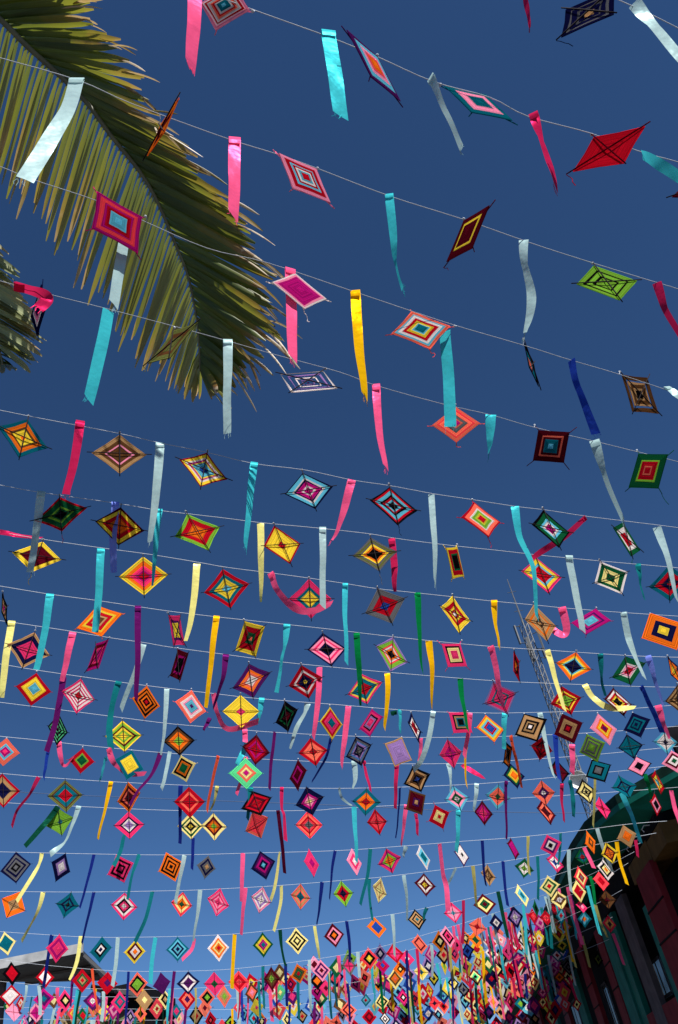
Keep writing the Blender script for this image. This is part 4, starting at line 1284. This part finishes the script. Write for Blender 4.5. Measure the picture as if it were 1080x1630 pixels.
# ------------------------------------------------------------------ ribbons
# colour : x,y,apparent width from the top end down
RDATA = '''
P: 311,-6,22 308,45,21 304,105,16
A: 523,52,22 532,110,23 543,184,22
W: 688,125,13 712,180,7 734,236,8
R: 850,183,15 862,220,6 876,262,9 884,300,3
A: 1022,246,10 1050,262,17 1086,284,16
W: 1010,4,20 1040,42,12 1092,100,14
R: 836,-20,9 840,15,6 843,42,3
W: 123,128,21 108,172,21 78,224,25 40,288,26
P: 374,222,19 373,280,19 372,344,15
A: 620,312,14 626,375,12 630,420,4 643,460,5
W: 834,382,15 836,425,9 846,475,15 837,530,5
R: 1046,450,14 1062,495,9 1092,550,8
W: 200,372,16 192,420,17 180,486,16
P: 462,430,16 465,500,17 465,572,14
G: 566,465,16 572,550,15 580,632,8
A: 709,528,17 714,600,18 717,679,19
B: 910,573,12 922,620,9 948,690,14
W: 1062,618,5 1090,634,12
R: 25,455,14 52,462,14 76,474,18 62,490,16
A: 173,494,18 160,560,19 143,636,17
W: 363,543,15 363,610,13 362,690,12
P: 599,614,13 604,680,11 613,745,7
A: 782,660,20 781,690,13 779,720,4
W: 947,703,16 962,750,11 992,828,6
R: 128,672,14 119,725,14 106,788,14
W: 255,707,14 249,780,13 238,862,9
A: 405,738,12 397,800,11 391,870,7
P: 560,766,13 551,800,12 539,838,6 529,860,4
W: 687,787,10 692,850,10 693,928,5
A: 820,806,13 826,850,9 850,905,7 855,985,5
R: 931,824,7 905,850,9 872,872,10 846,888,6
W: 1046,839,13 1060,880,11 1078,955,4
W: 66,784,13 58,850,13 49,912,12
U: 184,801,12 182,860,12 181,911,11
A: 254,812,10 247,870,8 242,932,3
Y: 415,833,11 416,890,10 415,958,4
W: 514,841,11 515,900,10 515,965,10
R: 624,859,11 629,900,11 630,942,6
W: 906,886,11 916,945,12 927,1005,11
I: 1016,899,9 1020,925,3 1027,952,2
R: -10,846,9 30,852,7 66,856,6
A: 161,875,12 157,940,12 151,1006,12
Y: 314,897,11 308,960,11 297,1021,9
P: 432,913,10 442,940,9 470,968,11 500,972,10 529,960,6
A: 550,930,9 549,990,8 552,1056,8
E: 665,945,10 668,1000,8 672,1072,3
G: 787,957,10 790,990,6 794,1032,3
P: 895,968,13 902,1000,11 894,1011,10 866,992,11
W: 993,976,10 1001,1015,10 1012,1045,6 1025,1080,4
A: 80,947,12 71,1000,12 58,1066,11
V: 220,966,10 219,1040,9 217,1113,9
G: 345,982,10 336,1050,9 327,1126,8
A: 457,995,11 454,1030,5 448,1060,4 440,1102,7
E: 568,1009,10 571,1060,10 573,1123,3
G: 683,1020,11 687,1060,9 688,1126,3
P: 782,1030,10 791,1075,11 801,1126,6
Y: 872,1036,9 882,1075,9 900,1130,5
I: 956,1042,9 958,1075,5 964,1108,4
U: 1032,1045,10 1042,1080,6 1056,1124,4
Y: 19,990,11 12,1045,11 2,1110,10
P: 116,1008,11 108,1050,11 98,1084,9
V: 101,1080,10 90,1140,11 74,1196,10
W: 229,1025,9 216,1070,8 192,1130,8
V: 360,1043,10 352,1085,6 341,1126,4
P: 509,1062,9 505,1120,9 500,1174,9
E: 733,1080,9 738,1120,8 745,1162,4
G: 617,1072,9 616,1115,9 613,1160,5
Y: 931,1091,9 945,1110,8 970,1126,10 1012,1127,4
B: 1022,1093,6 1038,1130,8 1054,1166,9
P: 1048,1124,14 1056,1150,9 1066,1176,4
I: 189,1086,10 180,1120,8 174,1160,10 177,1190,9
W: 266,1096,8 263,1150,7 258,1202,4
P: 340,1104,8 346,1135,6 365,1160,8 412,1148,9
A: 417,1112,9 413,1135,8 408,1152,6
W: 490,1119,10 486,1133,5 473,1160,7 462,1192,3
P: 555,1124,9 550,1175,9 543,1222,5
W: 690,1133,8 684,1170,8 672,1208,8 659,1226,7
P: 748,1136,8 746,1165,8 739,1205,7
A: 804,1136,9 803,1165,8 802,1192,8
D: 627,1133,12 628,1138,3
A: 636,1131,5 638,1165,3
P: 94,1182,8 97,1205,7 104,1218,4 118,1206,3
P: 390,1162,8 391,1182,8
A: 396,1180,9 386,1200,9 378,1218,8
V: 438,1165,5 434,1205,6 430,1256,6
V: 334,1144,6 330,1154,6 325,1163,3
N: 527,1176,5 516,1210,4 498,1244,3
B: 76,1196,5 73,1220,5 69,1241,5
O: 347,1204,5 338,1250,5 329,1292,5
P: 392,1206,6 386,1235,6 377,1265,6
W: 271,1196,6 264,1228,6 257,1256,6
A: 169,1206,3 164,1224,5 158,1243,4
V: 256,1198,8 243,1230,5 222,1258,4 207,1282,5
G: 177,1245,7 168,1285,5 157,1336,5
R: 62,1237,7 48,1262,4 28,1290,4 20,1316,4
D: 92,1285,9 70,1312,9 40,1347,8
W: 126,1284,8 116,1310,5 103,1340,3 80,1360,9
I: 199,1328,5 192,1355,8 181,1378,8
P: 174,1192,7 178,1207,9 188,1220,5 205,1232,8 232,1232,6
N: 288,1250,7 287,1300,6 287,1343,6
R: 449,1254,6 449,1285,4 452,1300,4 455,1338,6
K: 443,1291,6 448,1340,6 453,1390,5
I: 399,1254,9 397,1280,6 395,1304,5
L: 346,1252,6 342,1270,5 334,1291,4
N: 308,1334,5 307,1360,5 306,1384,4
R: 632,1217,7 631,1255,7 629,1287,6
P: 647,1282,7 644,1310,6 638,1346,3
R: 662,1296,5 663,1310,5 665,1329,5
N: 638,1253,3 635,1290,3 631,1334,3
W: 564,1212,9 565,1235,8 563,1256,4
R: 580,1212,3 585,1235,5 590,1260,3
A: 564,1284,8 566,1330,7 568,1372,6
P: 671,1175,6 669,1192,6 667,1212,5
W: 714,1216,7 717,1240,4 718,1262,3
G: 742,1186,4 743,1220,4 743,1254,3
W: 759,1248,7 758,1270,7 755,1290,6
R: 736,1217,5 752,1228,8 770,1240,4
V: 806,1244,5 806,1290,5 806,1336,5
A: 730,1290,8 728,1325,7 727,1356,6
W: 540,1254,4 546,1272,5 560,1283,3
O: 814,1172,5 821,1210,5 830,1254,6
W: 860,1136,8 868,1180,7 882,1238,4
B: 884,1170,8 887,1200,8 891,1242,8
P: 911,1186,9 911,1210,9 911,1231,9
R: 895,1248,6 896,1278,5 898,1308,5
I: 908,1243,5 912,1275,7 913,1300,6
P: 1069,1258,6 1076,1290,7 1086,1322,6
A: 990,1262,10 1003,1295,8 1020,1342,6
E: 1027,1232,7 1032,1250,6 1037,1272,4
L: 946,1226,4 946,1270,4 945,1316,3
Y: 67,1358,6 63,1374,4 52,1395,6 27,1435,6
N: 150,1360,5 140,1405,5 127,1445,5
I: 222,1360,6 213,1390,4 203,1432,5
W: 294,1361,7 287,1400,6 280,1437,6
P: 387,1358,7 386,1395,7 384,1435,6
Y: 446,1356,3 439,1400,5 431,1433,6
N: 534,1354,5 529,1390,4 525,1432,3
I: 590,1351,6 586,1395,6 574,1440,6
W: 647,1347,7 645,1356,5 643,1364,3
P: 700,1343,6 705,1390,6 711,1412,8 714,1450,7
N: 768,1338,5 770,1375,5 774,1410,4
L: 841,1331,5 842,1360,4 843,1392,4
I: 893,1326,4 891,1350,4 889,1376,4
W: 951,1319,6 961,1350,6 975,1388,5
G: 982,1340,6 988,1370,6 998,1408,6
P: 930,1349,6 937,1365,6 946,1382,6
R: 1012,1337,5 1013,1350,5 1016,1364,4
Y: 69,1420,7 63,1445,5 51,1470,3 34,1498,5
N: 150,1420,5 142,1455,5 131,1502,5
I: 243,1419,6 233,1460,6 215,1500,6
W: 319,1416,7 315,1460,6 308,1498,4
P: 310,1494,4 306,1512,6 290,1528,6
P: 391,1413,7 388,1450,7 384,1488,7
Y: 448,1410,5 448,1440,5 436,1482,6
N: 513,1404,6 510,1440,4 504,1472,3
I: 588,1399,6 590,1425,4 593,1466,4
W: 643,1393,6 646,1425,5 648,1466,4
W: 726,1381,4 720,1395,5 712,1410,4
L: 753,1378,6 756,1410,5 760,1444,4
N: 801,1371,5 804,1410,5 809,1442,5
I: 856,1363,5 856,1400,5 857,1432,5
W: 906,1353,6 907,1390,5 910,1420,5
N: 83,1488,6 77,1525,6 69,1572,6
Y: 129,1490,6 124,1530,6 111,1560,4
W: 188,1492,6 184,1535,6 179,1570,6
A: 248,1492,7 243,1530,7 240,1566,7
G: 374,1487,7 372,1530,7 370,1574,6
D: 446,1480,6 450,1510,4 455,1538,4
Y: 501,1474,5 504,1500,5 509,1526,3
N: 552,1466,5 555,1500,5 557,1532,4
W: 625,1455,6 627,1490,5 628,1522,5
R: 738,1433,5 738,1465,5 736,1502,5
D: 793,1419,6 800,1455,6 809,1492,6
I: 680,1445,6 677,1455,5 674,1467,4
O: 147,1542,4 150,1575,4 156,1612,4
N: 205,1546,4 203,1590,4 200,1632,4
V: 278,1546,5 274,1585,5 269,1626,5
I: 419,1538,5 419,1570,5 421,1606,5
W: 493,1528,5 494,1570,5 495,1612,5
P: 539,1521,6 540,1535,6 541,1548,5
W: 570,1515,6 571,1535,6 573,1556,6
N: 455,1534,5 456,1565,5 457,1602,5
P: 92,1572,6 93,1585,6 95,1602,6
A: 124,1575,5 121,1600,5 117,1632,5
W: 165,1578,6 164,1600,6 162,1626,6
V: 117,1545,5 115,1570,5 113,1602,5
W: 62,1569,5 63,1590,6 64,1616,6
W: 43,1568,4 42,1588,4 36,1606,4
P: 430,1562,6 431,1595,6 434,1626,6
I: 475,1551,5 476,1585,5 477,1622,5
I: 412,1562,4 413,1590,4 415,1622,4
W: 378,1567,8 379,1600,8 381,1632,8
B: 384,1566,4 385,1600,4 387,1626,4
I: 525,1541,5 526,1580,5 528,1622,5
P: 548,1536,4 549,1560,4 551,1592,4
E: 604,1526,4 607,1570,5 610,1612,5
N: 648,1513,4 650,1570,4 652,1630,4
D: 653,1547,4 656,1590,4 660,1628,5
G: 666,1543,5 669,1590,6 672,1632,6
R: 664,1510,5 666,1540,5 667,1568,4
W: 687,1504,5 688,1530,4 688,1556,4
I: 735,1490,5 734,1520,5 733,1548,5
L: 716,1495,5 719,1530,5 722,1562,5
W: 725,1555,5 731,1590,6 738,1622,6
N: 717,1525,4 720,1580,4 722,1630,4
R: 748,1548,5 750,1590,5 753,1630,5
G: 769,1513,5 772,1560,5 775,1596,5
I: 757,1545,5 760,1590,5 763,1628,5
A: 833,1440,4 836,1475,5 839,1520,4
W: 868,1427,4 875,1455,5 881,1485,3
I: 874,1450,5 876,1480,5 879,1510,5
Y: 893,1450,6 902,1480,6 918,1540,4
P: 904,1412,5 912,1450,5 928,1504,6
P: 909,1445,6 917,1480,6 926,1502,6
A: 935,1410,5 944,1445,6 956,1488,5
E: 940,1395,5 944,1415,5 948,1440,4
L: 948,1440,5 957,1470,5 968,1492,4
P: 976,1486,5 984,1510,5 994,1536,5
L: 927,1490,4 932,1515,5 939,1540,4
W: 836,1490,5 842,1520,5 847,1545,4
W: 849,1518,5 857,1545,5 864,1575,5
L: 865,1554,4 870,1580,5 876,1606,4
W: 873,1520,5 876,1540,4 881,1560,3
R: 906,1556,5 912,1575,5 920,1595,4
R: 815,1550,5 818,1570,5 821,1590,4
N: 836,1550,5 838,1570,5 840,1590,5
P: 805,1452,5 808,1480,5 811,1520,5
Y: 794,1555,4 798,1580,4 802,1600,3
'''
class Rb: pass
RBS = []
for line in RDATA.strip().splitlines():
    c, rest = line.split(':')
    r = Rb()
    r.c = c.strip()
    r.pts = [tuple(float(t) for t in q.split(',')) for q in rest.split()]
    RBS.append(r)
rr = random.Random(33)
cols = 'AIIWPRNLYGDVPRIAW'
for j in range(108):                       # the short ones lost in the crowd low on the right and along the bottom
    if j < 56:
        x = rr.uniform(690, 930); k = rr.randrange(18, 23)
    else:
        x = rr.uniform(20, 690); k = rr.randrange(19, 23)
    if x > STR[k][-1][0] - 20:
        continue
    y = interp(STR[k], x)
    ln = rr.uniform(38, 70)
    lean = (x - 420) / 2400 * ln * 1.1
    r = Rb(); r.c = cols[rr.randrange(len(cols))]
    wd = rr.uniform(2.6, 5.2)
    r.pts = [(x, y, wd), (x + lean * .5 + rr.uniform(-1, 1), y + ln * .5, wd * rr.uniform(.7, 1)), (x + lean + rr.uniform(-2, 2), y + ln, wd * rr.uniform(.6, 1))]
    RBS.append(r)

rq = random.Random(11)
for r in RBS:
    x0, y0, w0 = r.pts[0]
    r.x, r.y = x0, y0
    r.k = nearest_string(x0, y0)
    z0 = zs(r.k, x0)
    top = at(x0, y0, z0)
    hd = (top - CAM); hd.z = 0
    yaw = rq.uniform(-.22, .22)
    nrm = (Matrix.Rotation(yaw, 3, 'Z') @ hd).normalized()
    W = min(.062, max(.040, max(q[2] * z0 / FPX for q in r.pts)))
    if r.y > 640 and len(r.pts) == 3:              # wind turns them by differing amounts
        kx = rq.uniform(.55, 1.0); km = rq.uniform(.75, 1.0)
        r.pts = [r.pts[0], (r.pts[1][0] + rq.uniform(-1.5, 1.5), r.pts[1][1], r.pts[1][2] * km), (r.pts[2][0], r.pts[2][1], r.pts[2][2] * kx)]
    P3, ang = [], []
    for (x, y, wv) in r.pts:
        d = at(x, y, 1.0) - CAM
        den = d.dot(nrm)
        t = (top - CAM).dot(nrm) / den if abs(den) > .05 else z0
        t = max(z0 * .72, min(z0 * 1.25, t))
        P3.append(CAM + d * t)
        ang.append(math.acos(max(.03, min(1.0, wv * t / FPX / W))))
    sg = rq.choice((-1, 1))
    big = r.y < 1300
    n = 8 if big else 4
    C3 = catmull(P3, n)
    nP = len(C3)
    vs, fs = [], []
    ph = rq.uniform(0, 6)
    for i in range(nP):
        t = i / n
        j = min(int(t), len(ang) - 2); f = t - j
        a = (ang[j] * (1 - f) + ang[j + 1] * f) * sg
        T = (C3[min(i + 1, nP - 1)] - C3[max(i - 1, 0)]).normalized()
        V = (C3[i] - CAM).normalized()
        S_ = T.cross(V).normalized()
        D_ = S_.cross(T).normalized()
        ripple = (0.006 * math.sin(ph + i * 5.5 / nP) + 0.0022 * math.sin(ph * 2 + i * 14 / nP)) * min(1, z0 / 6)
        wd = S_ * math.cos(a) + D_ * math.sin(a)
        up_ = wd.cross(T)
        cut = 0.012 if i == nP - 1 else 0.0
        for e, u in enumerate((-1, 0, 1)):
            vs.append(C3[i] + wd * (u * W / 2) + up_ * (ripple * (1 if i else 0) + (0.003 * math.cos(ph + i) if u == 0 else 0)) + T * (cut * u))
    for i in range(nP - 1):
        for u in (0, 1):
            fs.append((i * 3 + u, i * 3 + u + 1, i * 3 + u + 4, i * 3 + u + 3))
    o = link('ribbon', mesh_of('ribbon', [v - top for v in vs], fs, True), None, SATIN[r.c])
    o.location = top
    r.o = o
    r.len = sum((C3[i + 1] - C3[i]).length for i in range(nP - 1))
    if r.y < 800:                          # a few frayed threads at the cut end
        m = MB()
        e0 = C3[-1] - top; td = (C3[-1] - C3[-2]).normalized()
        a = ang[-1] * sg
        V = (C3[-1] - CAM).normalized(); S_ = td.cross(V).normalized(); D_ = S_.cross(td).normalized()
        wd = S_ * math.cos(a) + D_ * math.sin(a)
        for j in range(4):
            b = e0 + wd * (rq.uniform(-.48, .48) * W) - td * .008
            m.tube([b, b + td * rq.uniform(.012, .03) + wd * rq.uniform(-.008, .008), b + td * rq.uniform(.03, .055) + wd * rq.uniform(-.016, .016)], .0009, 3, False)
        m.build('frayed_end', SATIN[r.c], o)
    if big and rq.random() < .7:           # the short end folded over the string and stapled
        T = (C3[1] - C3[0]).normalized(); V = (top - CAM).normalized()
        S_ = T.cross(V).normalized(); D_ = S_.cross(T).normalized()
        a = ang[0] * sg
        wd = S_ * math.cos(a) + D_ * math.sin(a)
        up_ = wd.cross(T)
        if up_.dot(V) > 0: up_ = -up_
        ln = rq.uniform(.02, .05)
        fv = []
        for (dl, dn, kx) in ((0.0, .004, 1.0), (-.008, .003, 1.0), (-.006, .009, 1.0), (ln * .5, .010, .97), (ln, .007, .92)):
            for u in (-1, 1):
                fv.append(T * dl + up_ * dn + wd * (u * W / 2 * kx * .98))
        ff = [(i * 2, i * 2 + 1, i * 2 + 3, i * 2 + 2) for i in range(4)]
        link('folded_end', mesh_of('folded_end', fv, ff, True), o, SATIN[r.c])
# ------------------------------------------------------------------ labels
def names(o):
    out = []
    for c, _ in o.code:
        if c != '_' and (not out or out[-1] != COLOURS[c][0]):
            out.append(COLOURS[c][0])
    return out
def phrase(o):
    ns = names(o)
    u = []
    for c in ns:
        if c not in u: u.append(c)
    if len(u) == 1: return 'plain %s yarn diamond' % u[0]
    if len(u) == 2:
        if len(ns) > 3: return '%s and %s striped yarn diamond' % (u[0], u[1])
        return '%s yarn diamond with %s centre' % (u[0], u[-1])
    if len(u) == 3: return '%s, %s and %s yarn diamond' % tuple(u)
    return '%s, %s, %s and %s yarn diamond' % (u[0], u[1], u[2], ns[-1] if ns[-1] not in u[:3] else u[3])
def short(o):
    ns = names(o)
    u = []
    for c in ns:
        if c not in u: u.append(c)
    return u[0] if len(u) == 1 else '%s and %s' % (u[0], u[1])
for o in OJS: o.ph = phrase(o)
bystring = {}
for o in OJS: bystring.setdefault(o.k, []).append(o)
for k in bystring: bystring[k].sort(key=lambda q: q.x)
seen = {}
for o in OJS: seen.setdefault((o.ph, o.k), []).append(o)
for (ph, k), L in seen.items():
    L.sort(key=lambda q: q.x)
    for i, o in enumerate(L):
        lb = '%s on the %s string down' % (o.ph, ORD[k + 1])
        if len(L) > 1:
            lb += ', %s from left' % ORD[i + 1]
        o.root['label'] = lb
        o.root['category'] = 'yarn diamond'
        o.root['group'] = 'yarn diamonds hung from the strings'
rg = {}
for r in RBS:
    r.col = RCOL[r.c][0]
    xs = [q[0] for q in r.pts]; ys = [q[1] for q in r.pts]
    dx, dy = xs[-1] - xs[0], ys[-1] - ys[0]
    ws = [q[2] for q in r.pts]
    r.st = 'short' if r.len < .38 else 'curling' if (max(xs) - min(xs)) > .9 * (max(ys) - min(ys)) else 'twisted' if min(ws) < .5 * max(ws) else 'slanting' if abs(dx) > .3 * abs(dy) else 'straight'
    rg.setdefault((r.col, r.k), []).append(r)
for (c, k), L in rg.items():
    L.sort(key=lambda q: q.x)
    for i, r in enumerate(L):
        lb = '%s %s ribbon hanging from the %s string down' % (r.st, c, ORD[k + 1])
        if len(L) > 1:
            lb = '%s %s ribbon on the %s string down, %s of that colour from left' % (r.st, c, ORD[k + 1], ORD[i + 1])
        nb = [o for o in bystring.get(k, []) if abs(o.x - r.x) < 70 and len(seen[(o.ph, k)]) == 1]
        if len(L) == 1 and nb:
            q = min(nb, key=lambda o: abs(o.x - r.x))
            lb = '%s %s ribbon on the %s string down, beside a %s diamond' % (r.st, c, ORD[k + 1], short(q))
        r.o['label'] = lb
        r.o['category'] = 'ribbon'
        r.o['group'] = 'ribbons hung from the strings'
